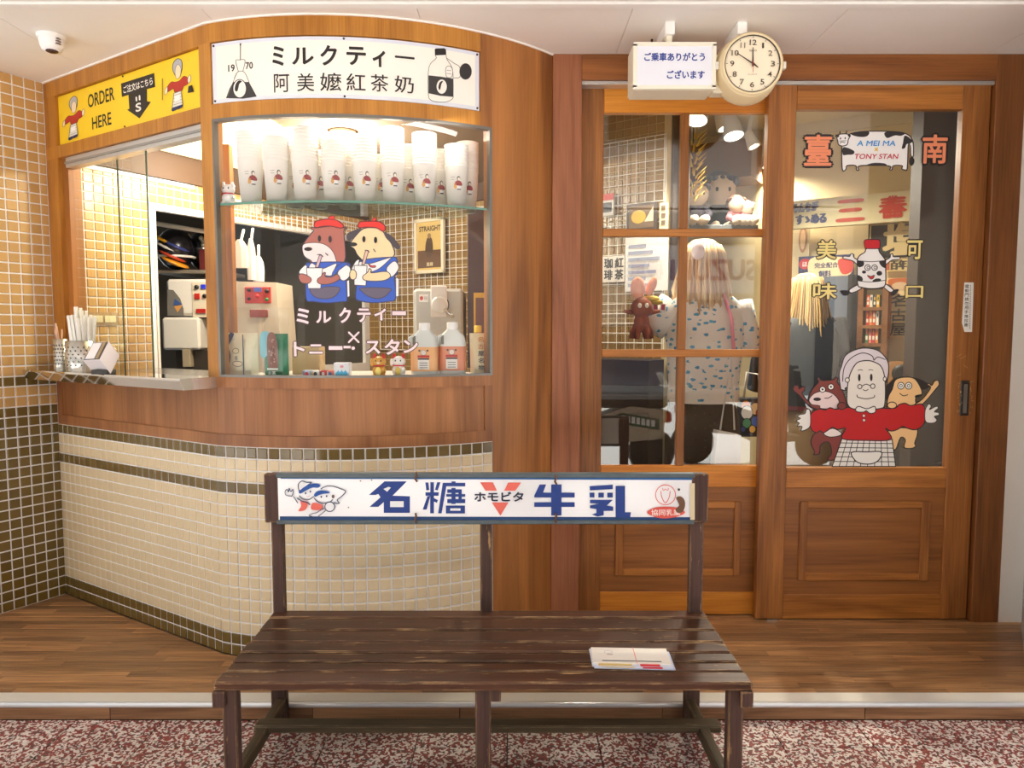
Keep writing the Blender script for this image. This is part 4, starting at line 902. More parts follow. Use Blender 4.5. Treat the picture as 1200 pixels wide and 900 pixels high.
d.text('A MEI MA', 460, 246, 704, 279, (36, 150, 222), .015, shear=.02).text('×', 570, 292, 590, 312, (240, 200, 60), .03).text('TONY STAN', 442, 331, 719, 362, (200, 40, 66), .015, shear=.02)
d.done('glass_decal', P1, 'printed black and white cow with handwritten lettering'); d = Dec(DG, (920, 120, 5.4545))
d.text('臺', 130, 211, 290, 402, (246, 150, 110), .02, .07).text('南', 884, 210, 1028, 388, (246, 150, 110), .02, .07)
d.done('glass_lettering', P1, 'two salmon outlined characters beside the cow')
d = Dec(DG, (920, 280, 5.4545)); WH = (250, 248, 248); YL = (250, 230, 150)
d.poly([(462, 165), (430, 140), (372, 126), (376, 110), (410, 112), (420, 95), (435, 100), (440, 120), (470, 140)], WH, True, 6).poly([(640, 165), (682, 136), (730, 130), (730, 115), (692, 114), (686, 95), (672, 100), (668, 120), (634, 142)], WH, True, 6)
d.poly([(470, 292), (410, 325), (425, 345), (484, 318)], WH, True, 6).poly([(622, 300), (668, 340), (690, 325), (636, 285)], WH, True, 6).poly([(352, 330), (400, 330), (410, 340), (400, 360), (370, 360)], (44, 40, 44)).poly([(725, 325), (700, 324), (676, 345), (676, 362), (700, 358)], (44, 40, 44))
d.poly([(520, 62), (590, 62), (602, 85), (636, 130), (640, 160), (640, 285), (612, 312), (550, 318), (490, 310), (462, 288), (460, 150), (472, 110), (508, 85)], WH, True, 7).poly([(506, 10), (550, 4), (600, 8), (604, 52), (590, 62), (520, 62), (508, 54)], (206, 34, 46), True, 5)
for q in ([(464, 142), (500, 145), (498, 172), (466, 180)], [(600, 145), (638, 142), (638, 185), (612, 172)], [(462, 232), (490, 245), (492, 268), (464, 266)], [(556, 272), (575, 255), (606, 255), (606, 272)]): d.poly(q, (50, 46, 48))
d.ell(600, 220, 18, 15, (50, 46, 48)).ell(502, 212, 13, 10, (50, 46, 48)).stroke([(465, 140), (550, 146), (636, 138)], 4, INK).stroke([(462, 268), (550, 276), (640, 264)], 4, INK)
for x_ in (525, 569): d.ell(x_, 184, 18, 18, WH, 5).ell(x_ + 3, 184, 8, 8, WH, 4)
d.poly([(523, 234), (545, 240), (566, 232), (560, 252), (543, 256)], (214, 50, 60), True, 4)
d.done('glass_decal', P1, 'printed dancing milk bottle with a red cap'); d = Dec(DG, (920, 280, 5.4545))
for ch, b_ in (('美', (207, 10, 323, 126)), ('味', (180, 284, 326, 384)), ('可', (782, 12, 872, 128)), ('口', (772, 302, 878, 376))): d.text(ch, *b_, YL, .02, .06)
d.done('glass_lettering', P1, 'four yellow outlined characters around the milk bottle')
# decals on the curved window
CGS = Off(BOOTH, -.008)
d = Dec(CGS, (330, 240, 7.5), .0015); LW2 = 9; GB = (188, 116, 104); BL = (66, 104, 208); DG2 = (84, 76, 84)
d.poly([(190, 355), (215, 310), (260, 255), (285, 225), (262, 212), (270, 195), (300, 203), (440, 188), (530, 203), (565, 195), (572, 215), (548, 236), (546, 520), (300, 525), (245, 490), (200, 450), (185, 400)], GB, True, LW2, DG2)
d.poly([(190, 352), (240, 335), (330, 335), (400, 360), (450, 410), (475, 470), (470, 520), (300, 525), (260, 490), (205, 455), (185, 400)], (254, 236, 234), True, 6, DG2)
d.poly([(215, 690), (222, 540), (240, 510), (560, 505), (600, 545), (570, 660), (576, 832), (540, 850), (400, 862), (280, 850), (220, 836)], BL, True, LW2, (70, 74, 120))
d.poly([(265, 512), (320, 545), (370, 560), (480, 515), (470, 560), (440, 622), (380, 622), (340, 640), (270, 600), (240, 560)], (252, 250, 250), True, 6, DG2)
d.poly([(155, 590), (190, 545), (222, 532), (228, 610), (180, 622)], (252, 250, 250), True, 7, DG2).poly([(490, 612), (530, 545), (570, 530), (606, 560), (596, 632), (540, 668)], (252, 250, 250), True, 7, DG2)
d.poly([(445, 610), (480, 550), (540, 510), (590, 520), (560, 535), (500, 580), (470, 612)], BL, True, 6, DG2)
d.poly([(222, 555), (362, 555), (345, 740), (235, 735)], (252, 250, 250), False, 6, DG2).poly([(298, 550), (335, 442), (360, 448), (325, 550)], (222, 190, 196), False, 6, DG2)
d.poly([(160, 612), (200, 610), (255, 640), (262, 670), (235, 692), (180, 686), (155, 650)], GB, True, 7, DG2).poly([(350, 630), (368, 600), (388, 598), (386, 630), (440, 635), (490, 612), (512, 652), (440, 692), (360, 700), (318, 680), (322, 650)], GB, True, 7, DG2)
d.poly([(252, 742), (350, 736), (390, 722), (505, 726), (500, 770), (450, 815), (370, 826), (290, 805)], (112, 104, 124), True, 6, DG2)
d.poly([(575, 670), (596, 660), (600, 805), (580, 812)], (250, 250, 250), False, 5, DG2)
d.ell(237, 390, 35, 17, (50, 44, 46)).ell(335, 298, 14, 28, (64, 56, 58)).ell(428, 304, 14, 30, (64, 56, 58)).stroke([(318, 440), (345, 438), (366, 456)], 7, DG2).stroke([(390, 428), (408, 445)], 9, DG2)
d.poly([(288, 188), (300, 150), (340, 136), (420, 126), (490, 138), (545, 182), (525, 206), (440, 190), (370, 190), (310, 202)], (232, 66, 60), True, LW2, (120, 50, 50)).poly([(415, 126), (425, 105), (455, 98), (470, 110), (462, 130)], (232, 66, 60), True, 6, (120, 50, 50))
d.poly([(570, 292), (580, 255), (640, 226), (700, 212), (625, 300), (590, 316)], DG2, True).poly([(880, 235), (960, 270), (1030, 350), (1040, 382), (1010, 390), (970, 352), (905, 280)], DG2, True)
d.poly([(612, 330), (640, 290), (720, 212), (830, 205), (890, 236), (920, 290), (968, 350), (978, 460), (760, 505), (672, 448), (642, 392), (602, 362)], (252, 226, 178), True, LW2, DG2)
d.poly([(660, 690), (642, 600), (690, 495), (960, 462), (1012, 482), (1016, 600), (992, 640), (1002, 822), (930, 850), (800, 860), (680, 842), (652, 812)], BL, True, LW2, (70, 74, 120))
d.poly([(690, 500), (770, 520), (950, 465), (940, 490), (860, 560), (790, 590), (740, 590), (680, 560)], (252, 250, 250), True, 6, DG2)
d.poly([(920, 570), (960, 512), (1002, 500), (1028, 560), (966, 636)], (252, 250, 250), True, 7, DG2).poly([(615, 570), (655, 495), (685, 490), (650, 602), (620, 602)], (252, 250, 250), True, 7, DG2)
d.poly([(640, 535), (752, 535), (742, 712), (640, 706)], (252, 250, 250), False, 6, DG2).poly([(705, 528), (740, 402), (765, 410), (730, 528)], (238, 200, 180), False, 6, DG2).poly([(760, 515), (790, 535), (825, 535), (822, 552), (780, 548)], (220, 90, 90), True, 4, DG2)
d.poly([(602, 600), (622, 570), (655, 590), (656, 640), (632, 660), (606, 646)], (252, 226, 178), True, 7, DG2).poly([(735, 612), (760, 590), (770, 562), (790, 575), (792, 600), (920, 588), (956, 632), (900, 666), (790, 672), (725, 660), (714, 632)], (252, 226, 178), True, 7, DG2)
d.poly([(700, 732), (945, 735), (940, 775), (890, 815), (830, 824), (760, 802), (714, 766)], (112, 104, 124), True, 6, DG2).poly([(1002, 640), (1028, 650), (1028, 805), (1002, 810)], (250, 250, 250), False, 5, DG2)
d.ell(630, 350, 36, 18, (50, 44, 46)).ell(725, 305, 14, 28, (40, 34, 36)).ell(826, 312, 14, 28, (40, 34, 36)).stroke([(735, 402), (760, 404), (770, 418)], 7, DG2).stroke([(808, 392), (824, 414)], 8, DG2)
d.poly([(675, 192), (690, 155), (760, 148), (850, 150), (900, 180), (912, 215), (890, 236), (830, 205), (740, 200), (692, 206)], (238, 62, 56), True, LW2, (120, 50, 50)).poly([(795, 142), (810, 120), (836, 122), (822, 145)], (238, 62, 56), True, 6, (120, 50, 50))
d.done('glass_decal', CURVED, 'printed brown bear and tan dog in red berets drinking through straws')
d = Dec(CGS, (0, 0, 1), .0015); PW_ = (252, 232, 236)
for ch, b_ in (('ミ', (348, 362, 362, 379)), ('ル', (371, 365, 388, 378)), ('ク', (398, 361, 411, 378)), ('テ', (419, 362, 434, 377)), ('ィ', (439, 362, 452, 375)), ('ー', (460, 365, 475, 369)), ('ト', (345, 401, 357, 417)), ('ニ', (363, 404, 378, 414)), ('ー', (386, 406, 401, 409.5)), ('ー', (403, 405.5, 411, 408)), ('ス', (429, 400, 445, 414)), ('タ', (451, 398, 468, 415)), ('ン', (473, 399, 489, 413))): d.text(ch, *b_, PW_, .03, .055, (96, 70, 76))
d.stroke([(409, 389.5), (420.5, 401)], 3.6, (96, 70, 76)).stroke([(420.5, 389.5), (409, 401)], 3.6, (96, 70, 76)).stroke([(409, 389.5), (420.5, 401)], 2.1, PW_).stroke([(420.5, 389.5), (409, 401)], 2.1, PW_).ell(414, 408, 3, 3, (96, 70, 76)).ell(414, 408, 2, 2, PW_)
d.done('glass_lettering', CURVED, 'pink outlined lettering on the curved glass')

# ================================================================== IN THE DISPLAY WINDOW
def I(px, py, off):
    u, z = BOOTH.uv(px, py, off); p = BOOTH.pt(u, z, off); return p, u
SHZ = 1.572
sh = [BOOTH.pt(1.115 + (2.062 - 1.115) * i / 30, SHZ - .008, -.014) for i in range(31)] + [BOOTH.pt(2.055, SHZ - .008, -.26), BOOTH.pt(1.6, SHZ - .008, -.29), BOOTH.pt(1.13, SHZ - .008, -.26)]
gs = part('glass_shelf', MB().prism(sh, (0, 0, .008), glass((.86, .95, .91), .08)), bt, 'clear glass shelf with a green edge')
part('shelf_edge', MB().surf_box(BOOTH, 1.115, 2.062, SHZ - .008, SHZ - .0005, -.014, -.0125, M((96, 150, 132), .15), .02), gs)
# paper cups in nested stacks: (centre x, top y, width, depth behind the glass, cups)
CUPM = M((255, 250, 242), .5)
def cup_mb(w, h=.142):
    r1, r0 = w / 2, w * .375
    return MB().lathe((0, 0, 0), [(r0 * .94, .004), (r0, 0), (r1 * .985, h - .004), (r1 * 1.02, h - .002), (r1 * 1.02, h + .001), (r1 * .94, h + .001), (r1 * .92, h - .01)], CUPM, 20, cap=False), r0, r1, h
ORD = ['lowest', 'second', 'third', 'fourth', 'fifth', 'sixth', 'seventh', 'eighth', 'ninth', 'tenth', 'eleventh', 'twelfth', 'thirteenth', 'fourteenth', 'fifteenth']
stacks = [(294.5, 158, 29, .055, 'first front stack beside the white cat'), (324.5, 163, 29, .06, 'second front stack from the white cat'), (358, 151, 30, .075, 'third front stack from the white cat, a tall one'), (391.5, 168, 27.5, .08, 'fourth front stack from the white cat, a short one'), (428, 161, 28, .085, 'fifth front stack from the white cat'), (460.5, 152, 27.5, .085, 'sixth front stack from the white cat, a tall one'), (498, 158, 28, .08, 'seventh front stack from the white cat'), (535, 171, 27, .07, 'eighth front stack from the white cat'),
          (346, 154, 26, .155, 'rear stack peeping past the third'), (374, 178, 25, .17, 'rear stack behind the gap after the third'), (408, 169, 25, .175, 'rear stack behind the gap after the fourth'), (446, 185, 25, .18, 'rear stack behind the gap after the fifth'), (479, 172, 25, .175, 'rear stack behind the gap after the sixth'), (515, 178, 25, .165, 'rear stack behind the gap after the seventh'), (548, 168, 25, .13, 'rear stack nearest the doors')]
def cup_print(root, p, r0, r1, h, face):
    d = Dec(Cone(p + Vector((0, 0, .022)), r0 + (r1 - r0) * .15, r1, h, face), off=.0012, step=.0001, px=False)
    d.poly([(-.008, .052), (.014, .05), (.018, .056), (.012, .064), (.002, .068), (-.010, .062)], (150, 46, 48)).ell(.003, .074, .0062, .008, (84, 78, 84)).ell(.004, .0725, .0042, .0055, (250, 232, 214))
    d.poly([(-.004, .050), (.010, .050), (.012, .038), (-.005, .038)], (230, 228, 228), False).poly([(-.003, .0395), (.012, .0395), (.012, .036), (-.003, .036)], (48, 48, 60), False)
    d.ell(-.0095, .046, .006, .0075, (214, 160, 84)).ell(-.010, .054, .004, .004, (196, 130, 60)).stroke([(-.026, .078), (-.012, .079)], .0014, (170, 160, 150), sm=False).stroke([(-.024, .070), (-.013, .071)], .0014, (170, 160, 150), sm=False)
    d.done('print', root)
for cx, ty, wpx, off, where in stacks:
    p, u = I(cx, 232, -off); p = Vector((p.x, p.y, SHZ)); w = wpx / FPX * p.y * 1.01
    mb, r0, r1, h = cup_mb(w); me = mb.mesh('cup'); top = atY(cx, ty, p.y).z
    pitch = .0104; n = max(2, int(round((top - SHZ - h) / pitch)) + 1)
    face = atan2(-p.y, -p.x) + .12
    for k in range(n):
        root = thing('paper_cup', ('white printed paper cup, ' if k == 0 else 'white paper cup, ') + (ORD[k] if k == 0 else ORD[k] + ' up') + ' in the ' + where.split(',')[0], 'cup', p + Vector((0, 0, pitch * k)), 'paper cups on the glass shelf')
        o = bpy.data.objects.new('body', me); COL.objects.link(o); o.parent = root
        if k == 0: cup_print(root, p, r0, r1, h, face)
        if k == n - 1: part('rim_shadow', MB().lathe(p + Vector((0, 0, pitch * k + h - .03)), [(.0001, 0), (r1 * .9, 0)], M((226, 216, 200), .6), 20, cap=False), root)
def lucky_cat(p, h, body, label, ear=(220, 60, 60), panel=None):
    s = h; t = thing('lucky_cat', label, 'figurine', p); B = M(body, .3, coat=.3)
    part('body', MB().ell(p + Vector((0, 0, .26 * s)), (.30 * s, .26 * s, .28 * s), B).ell(p + Vector((0, 0, .66 * s)), (.30 * s, .25 * s, .24 * s), B).ell(p + Vector((-.2 * s, -.12 * s, .06 * s)), (.12 * s, .14 * s, .07 * s), B).ell(p + Vector((.2 * s, -.12 * s, .06 * s)), (.12 * s, .14 * s, .07 * s), B), t)
    for sx in (-1, 1):
        part('ear', MB().lathe(p + Vector((sx * .19 * s, 0, .80 * s)), [(.10 * s, 0), (.07 * s, .1 * s), (.005, .2 * s)], B if body[1] > 230 and not panel else M(ear, .4), 8), t)
        part('eye', MB().ell(p + Vector((sx * .11 * s, -.235 * s, .70 * s)), (.028 * s, .02 * s, .04 * s), BLACK, 8, 6), t)
    part('paw', MB().ell(p + Vector((-.30 * s, -.05 * s, .62 * s)), (.08 * s, .09 * s, .17 * s), B), t)
    part('paw', MB().ell(p + Vector((.22 * s, -.20 * s, .34 * s)), (.09 * s, .09 * s, .10 * s), B), t)
    part('collar', MB().lathe(p + Vector((0, 0, .46 * s)), [(.25 * s, 0), (.27 * s, .02 * s), (.25 * s, .05 * s)], M((206, 50, 60), .4), 16, sy=.86), t)
    part('muzzle', MB().ell(p + Vector((0, -.23 * s, .60 * s)), (.07 * s, .03 * s, .04 * s), M((252, 238, 230), .5), 8, 6), t)
    if panel: part('coin', MB().ell(p + Vector((0, -.26 * s, .24 * s)), (.13 * s, .03 * s, .2 * s), M(panel, .3), 12, 8), t)
    return t
p, u = I(267.5, 234, -.05); lucky_cat(Vector((p.x, p.y, SHZ)), .078, (252, 250, 248), 'small white cat figurine on the glass shelf beside the cups')
LZ = .983
for cx, hpx, bc, lb, pn in ((444.5, 27, (226, 168, 72), 'gold lucky cat figurine with red ears on the window ledge', (250, 226, 120)), (467.5, 27, (248, 244, 238), 'white lucky cat figurine with a gold coin on the window ledge', (226, 196, 90))):
    p, u = I(cx, 440, -.05); lucky_cat(Vector((p.x, p.y, LZ)), hpx / FPX * p.y, bc, lb, panel=pn)
# milk tea jugs
def jug(cx, liquid, label):
    p, u = I(cx, 440, -.085); p = Vector((p.x, p.y, LZ)); s = p.y / FPX; t = thing('milk_tea_jug', label, 'jug', p)
    wx, wy, H = 15.6 * s, 12 * s, 60 * s; MK = M((226, 230, 226), .3)
    def ring_(w, d_, z, n=24):
        out = []
        for i in range(n):
            a_ = 2 * pi * i / n; c, s_ = cos(a_), sin(a_); e = .45
            out.append(p + Vector((w * math.copysign(abs(c) ** e, c), d_ * math.copysign(abs(s_) ** e, s_), z)))
        return out
    part('body', MB().loft([ring_(wx * .96, wy * .96, 0), ring_(wx, wy, .03 * H), ring_(wx, wy, .62 * H), ring_(wx * .9, wy * .9, .76 * H), ring_(wx * .5, wy * .5, .86 * H), ring_(wx * .38, wy * .45, .9 * H)], MK), t)
    lq = part('label_band', MB().loft([ring_(wx * 1.012, wy * 1.012, .09 * H), ring_(wx * 1.012, wy * 1.012, .56 * H)], M(liquid, .4), cap=False), t)
    part('cap', MB().lathe(p + Vector((0, 0, .88 * H)), [(wx * .40, 0), (wx * .42, .02 * H), (wx * .42, .13 * H), (wx * .38, .145 * H)], M((246, 246, 244), .4), 18), t)
    part('handle', MB().tube([p + Vector((-wx * .72, -wy * .9, .86 * H * .9)), p + Vector((-wx * .98, -wy * 1.0, .74 * H)), p + Vector((-wx * .98, -wy * 1.0, .60 * H))], wx * .12, MK, 8).box(p + Vector((-wx * .78, -wy * 1.03, .6 * H)), p + Vector((-wx * .58, -wy * .98, .77 * H)), M((120, 116, 106), .5)), t)
    class F_:
        curved = False
        def pt(s2, u, v, off=0): return p + Vector((u, -wy * 1.014 - off, v))
    d = Dec(F_(), off=.0006, step=.00008, px=False)
    c = .30 * H; d.rect(-wx * .42, c - .17 * H, wx * .42, c + .02 * H, (236, 232, 226)).rect(-wx * .42, c + .015 * H, wx * .42, c + .045 * H, (60, 60, 66)).rect(-wx * .44, c + .055 * H, wx * .44, c + .10 * H, (196, 60, 56))
    d.ell(0, c + .15 * H, wx * .2, .05 * H, (236, 222, 214), .0008).ell(-wx * .3, c + .19 * H, wx * .08, .02 * H, (90, 80, 80)).ell(wx * .3, c + .19 * H, wx * .08, .02 * H, (90, 80, 80))
    for k in range(3): d.rect(-wx * .3, c - (.04 + .045 * k) * H, wx * .3, c - (.055 + .045 * k) * H, (130, 126, 130))
    d.done('label_print', lq)
jug(498, (244, 186, 128), 'milk jug with a pale orange label band on the window ledge'); jug(530.5, (226, 146, 112), 'milk jug with a salmon label band nearest the door side')
# packets in clear bags
def packet(x0, x1, y0, y1, off, mat, name, label, draw=None, lean=.0, wrap=True):
    p, u = I((x0 + x1) / 2, y1, -off); p = Vector((p.x, p.y, LZ)); s = p.y / FPX; w = (x1 - x0) * s; h = (y1 - y0) * s
    t = thing(name, label, 'packet', p)
    ang = BOOTH.ang(u) ; r = Matrix.Translation(p) @ Matrix.Rotation(ang, 4, 'Z') @ Matrix.Rotation(-lean, 4, 'X')
    part('pouch', MB().loft([[r @ Vector((w / 2 * a_ * q[2], (.018 * q[1]) * b_, q[0] * h)) for a_, b_ in ((-1, 0), (-.7, -1), (0, -1.1), (.7, -1), (1, 0), (.7, 1), (-.7, 1))] for q in ((0, .6, 1), (.12, 1, 1), (.5, 1, .98), (.85, .6, .98), (1, .15, .98))], mat, smooth=False), t)
    if wrap: part('clear_bag', MB().loft([[r @ Vector(((w / 2 + .006) * a_, (.024 * q[1]) * b_, q[0] * (h + .09) - .0)) for a_, b_ in ((-1, 0), (-.6, -1.1), (0, -.9), (.6, -1.1), (1, 0), (0, 1))] for q in ((0.002, .8), (.4, 1), (.7, .9), (.85, .5), (1, .3))], glass((.97, .98, .98), .03), cap=False, smooth=False), t)
    if draw:
        class F_:
            curved = False
            def pt(s2, u, v, off=0): return r @ Vector((u, -.0205 - off, v))
        d = Dec(F_(), off=.001, step=.0001, px=False); draw(d, w, h); d.done('print', t)
    return t
def pr1(d, w, h):
    d.stroke([(-w * .42, h * .05), (-w * .30, h * .45), (-w * .38, h * .75), (-w * .25, h * .9)], w * .05, (52, 66, 110)).poly([(-w * .46, h * .72), (-w * .36, h * .68), (-w * .15, h * .95), (-w * .2, h * 1.0), (-w * .3, h * .98)], (56, 74, 120)).stroke([(w * .14, h * .02), (w * .14, h * .95)], w * .03, (62, 70, 110), sm=False)
    d.ell(-w * .1, h * .58, w * .10, h * .06, (246, 232, 190), w * .012).ell(-w * .05, h * .28, w * .16, h * .06, (246, 232, 200), w * .012).text('茶', -w * .14, h * .46, -w * .04, h * .36, (90, 90, 110))
packet(264, 307, 390, 440, .09, M((250, 240, 206), .6), 'tea_bag_packet', 'cream packet with navy printing in a clear bag on the window ledge', pr1)
def pr2(d, w, h):
    d.poly([(-w * .5, h * .45), (-w * .2, h * .55), (-w * .1, h), (-w * .5, h)], (140, 200, 214)).poly([(-w * .2, h * .22), (w * .18, h * .22), (w * .12, h * .95), (-w * .22, h * .95)], (140, 96, 84), True)
    for k in range(26): d.ell(-w * .12 + rng.uniform(-.08, .2) * w, h * rng.uniform(.26, .9), w * .03, h * .02, rng.choice([(206, 180, 170), (110, 70, 60), (180, 140, 130)]), n=6)
    d.rect(-w * .25, h * .16, w * .2, h * .2, (230, 240, 230)).text('お茶', -w * .2, h * .13, w * .1, h * .05, (240, 250, 240), .02)
packet(309, 340, 390, 440, .075, M((22, 124, 82), .3), 'snack_packet', 'green packet in a shiny clear bag on the window ledge', pr2)
def pr3(d, w, h):
    for k, ch in enumerate('名古屋名物'): d.text(ch, -w * .18, h * (.9 - k * .17), w * .18, h * (.78 - k * .17), (216, 150, 50) if k < 2 else (80, 70, 60), .01)
packet(550, 572, 392, 440, .08, M((246, 232, 190), .6), 'label_card', 'cream card with vertical writing leaning beside the salmon banded jug', pr3, lean=.05, wrap=False)
p, u = I(560, 384, -.12); t = thing('sauce_bottle', 'small bottle with a yellow cap behind the cream card', 'bottle', (p.x, p.y, LZ))
part('body', MB().lathe((p.x, p.y, LZ), [(.024, 0), (.026, .01), (.026, .12), (.012, .15), (.012, .155)], M((214, 150, 70), .3), 14), t); part('cap', MB().lathe((p.x, p.y, LZ + .153), [(.014, 0), (.014, .022), (.010, .025)], M((240, 210, 60), .4), 12), t)
def small_box(x0, x1, y0, y1, off, mat, name, label, draw=None):
    p, u = I((x0 + x1) / 2, y1, -off); s = p.y / FPX; w, h = (x1 - x0) * s, (y1 - y0) * s; t = thing(name, label, 'box', (p.x, p.y, LZ))
    part('carton', MB().box((p.x - w / 2, p.y - .02, LZ), (p.x + w / 2, p.y + .02, LZ + h), mat, .001), t)
    if draw:
        class F_:
            curved = False
            def pt(s2, u_, v, off=0): return Vector((p.x + u_, p.y - .02 - off, LZ + v))
        d = Dec(F_(), off=.0006, step=.0001, px=False); draw(d, w, h); d.done('print', t)
def sb(d, w, h):
    d.poly([(-w * .4, 0.001), (-w * .38, h * .3), (-w * .2, h * .5), (-w * .1, h * .35), (0.0, h * .52), (w * .12, h * .35), (w * .25, h * .5), (w * .4, h * .3), (w * .4, .001)], (72, 182, 226), False); d.ell(w * .02, h * .75, w * .12, h * .1, (226, 150, 160))
small_box(393, 411, 424, 441, .05, M((230, 232, 238), .4), 'gum_box', 'little white and sky blue carton on the window ledge', sb)
def sc2(c1, c2):
    def f(d, w, h): d.ell(0, h * .5, w * .25, h * .3, c1).rect(-w * .45, h * .1, -w * .3, h * .9, c2)
    return f
for x0, x1, c, a_, b_, nm in ((357, 366, (176, 190, 216), (214, 70, 80), (60, 90, 160), 'pale blue'), (367, 376, (236, 234, 226), (60, 60, 66), (200, 160, 60), 'white'), (377, 384, (206, 62, 60), (240, 230, 220), (120, 30, 40), 'red'), (385, 392, (226, 120, 100), (70, 120, 190), (250, 240, 230), 'coral')):
    small_box(x0, x1, 433, 441, .05, M(c, .4), 'candy_box', nm + ' tiny candy box in the row at the front of the window ledge', sc2(a_, b_))
# brown card box behind the row
p, u = I(355, 415, -.2); single('card_box', MB().box((p.x - .04, p.y, LZ), (p.x + .06, p.y + .08, LZ + .10), M((196, 172, 132), .7), .002), 'plain tan cardboard box standing behind the tiny candy boxes', 'box')

part('inner_post', MB().box((P(263, 300, 2.98).x, 2.98, .983), (P(272, 300, 2.98).x, 3.02, 1.9), BOOTHV, .002), bt)
# machines behind the counter
MW = M((226, 222, 214), .35)
def mach_panel(t, x0, x1, z0, z1, y, mat, name='panel', th=.006): return part(name, MB().box((x0, y - th, z0), (x1, y, z1), mat, .002), t)
# white sealing machine with a round knob, behind the jugs
Y = 2.98; a, b = P(484, 338, Y), P(543, 436, Y)
t = thing('sealing_machine', 'pale grey drink sealing machine with a round dial behind the jugs', 'machine', ((a.x + b.x) / 2, Y + .1, .95))
GR = M((196, 198, 192), .35)
part('housing', MB().box((a.x, Y, .95), (b.x, Y + .22, a.z), GR, .012), t)
k = P(515, 357, Y - .03); part('dial', MB().lathe((k.x, Y, k.z), [(.034, 0), (.034, .03), (.026, .036), (.0001, .037)], M((224, 222, 214), .3), 24, axis=(0, -1, 0)).lathe((k.x, Y, k.z), [(.038, 0), (.038, .01)], M((80, 80, 84), .4), 24, axis=(0, -1, 0)), t)
part('head', MB().box((P(505, 336, Y).x, Y - .02, P(510, 372, Y).z), (P(524, 336, Y).x, Y, P(510, 335, Y).z), MW, .004), t)
m_, n_ = P(491, 345, Y), P(502, 354, Y)
lb_ = mach_panel(t, m_.x, n_.x, n_.z, m_.z, Y, M((246, 244, 240), .5), 'badge', .003); Dec(Plane((0, Y - .003, 0), (1, 0, 0), (0, -1, 0)), (0, 0, 1), .0008).ell(494, 349.5, 2, 2.4, (206, 60, 50)).text('光光', 497, 347, 501, 352, (60, 56, 56)).done('print', lb_)
part('lever', MB().tube([Vector((k.x + .02, Y - .04, k.z - .02)), Vector((k.x + .06, Y - .05, k.z - .05))], .005, STEEL), t)
# cream machine with a red control panel on the order side
Y = 3.3; a, b = P(273, 331, Y), P(326, 430, Y)
t = thing('shaker_machine', 'cream shaking machine with a red control panel above the packets', 'machine', ((a.x + b.x) / 2, Y + .1, .95))
part('housing', MB().prism([(a.x, Y, .95), (b.x + .02, Y, .95), (b.x - .0, Y, a.z - .0), (a.x + .02, Y, a.z + .005)], (0, .24, 0), M((222, 208, 184), .4)), t)
m_, n_ = P(287, 336, Y), P(318, 355.5, Y); pn = mach_panel(t, m_.x, n_.x, n_.z, m_.z, Y, M((206, 60, 52), .4))
for (x_, y_, c, r) in ((292, 340, (40, 34, 34), 2.2), (313, 341, (40, 34, 34), 2.6), (302, 347, (220, 40, 40), 2.4), (292, 350, (60, 50, 60), 2), (313, 351, (40, 140, 70), 2.2)):
    q = P(x_, y_, Y - .006); part('button', MB().lathe((q.x, Y - .006, q.z), [(r * .0036, 0), (r * .0036, .008), (.0001, .009)], M(c, .4), 12, axis=(0, -1, 0)), pn)
m_, n_ = P(298, 337, Y), P(307, 342, Y); part('display', MB().box((m_.x, Y - .009, n_.z), (n_.x, Y - .005, m_.z), M((96, 110, 196), .2)), pn)
mach_panel(t, P(293, 365, Y).x, P(314, 365, Y).x, P(300, 372, Y).z, P(300, 363, Y).z, Y, M((150, 60, 50), .5), 'warning_plate')
# machine seen through the order window, beyond the opening in the tiled wall
Y = 3.95; a, b = P(194, 327, Y), P(270, 410, Y)
t = thing('ice_machine', 'tall white beverage machine with blue and red switches seen through the order window', 'machine', ((a.x + b.x) / 2, Y + .2, .86))
part('base', MB().box((a.x + .03, Y + .02, .86), (b.x, Y + .36, P(200, 410, Y).z), M((60, 52, 44), .5), .004), t)
part('lower_housing', MB().box((P(192, 373, Y).x, Y - .03, P(200, 410, Y).z), (P(236, 373, Y).x, Y + .3, P(200, 372, Y).z), MW, .012), t)
part('upper_housing', MB().box((a.x, Y, P(200, 370, Y).z), (b.x, Y + .34, a.z), M((232, 228, 220), .35), .014), t)
part('side_recess', MB().prism([P(196, 339, Y - .004), P(203, 340, Y - .004), P(211, 350, Y - .004), P(215, 362, Y - .004), P(215, 370, Y - .004), P(196, 370, Y - .004)], (0, .003, 0), M((120, 116, 110), .5)), t)
part('blue_sticker', MB().prism([P(205, 350, Y - .006), P(214, 357, Y - .006), P(203, 358, Y - .006)], (0, .002, 0), M((60, 90, 150), .5)).prism([P(204, 359, Y - .006), P(214, 357, Y - .006), P(208, 366, Y - .006)], (0, .002, 0), M((220, 160, 90), .5)), t)
cp = mach_panel(t, P(225, 332, Y).x, P(262, 332, Y).x, P(230, 372, Y).z, P(230, 331, Y).z, Y, M((222, 212, 190), .4), 'control_panel')
for x0, y0, x1, y1, c in ((236.5, 333.5, 242, 338.5, (40, 60, 220)), (229, 344, 235, 350.5, (190, 40, 30)), (231, 362, 242, 367, (176, 40, 34))):
    m_, n_ = P(x0, y0, Y), P(x1, y1, Y); part('switch', MB().box((m_.x, Y - .016, n_.z), (n_.x, Y - .006, m_.z), M(c, .3), .001), cp)
for x_, y_ in ((231.5, 336.5), (241, 347)):
    q = P(x_, y_, Y); part('knob', MB().lathe((q.x, Y - .006, q.z), [(.011, 0), (.011, .012), (.0001, .013)], BLACK, 12, axis=(0, -1, 0)), cp)
part('spout', MB().box((P(216, 410, Y).x, Y - .03, P(220, 430, Y).z), (P(225, 410, Y).x, Y + .02, P(220, 409, Y).z), M((170, 156, 130), .4), .003), t)
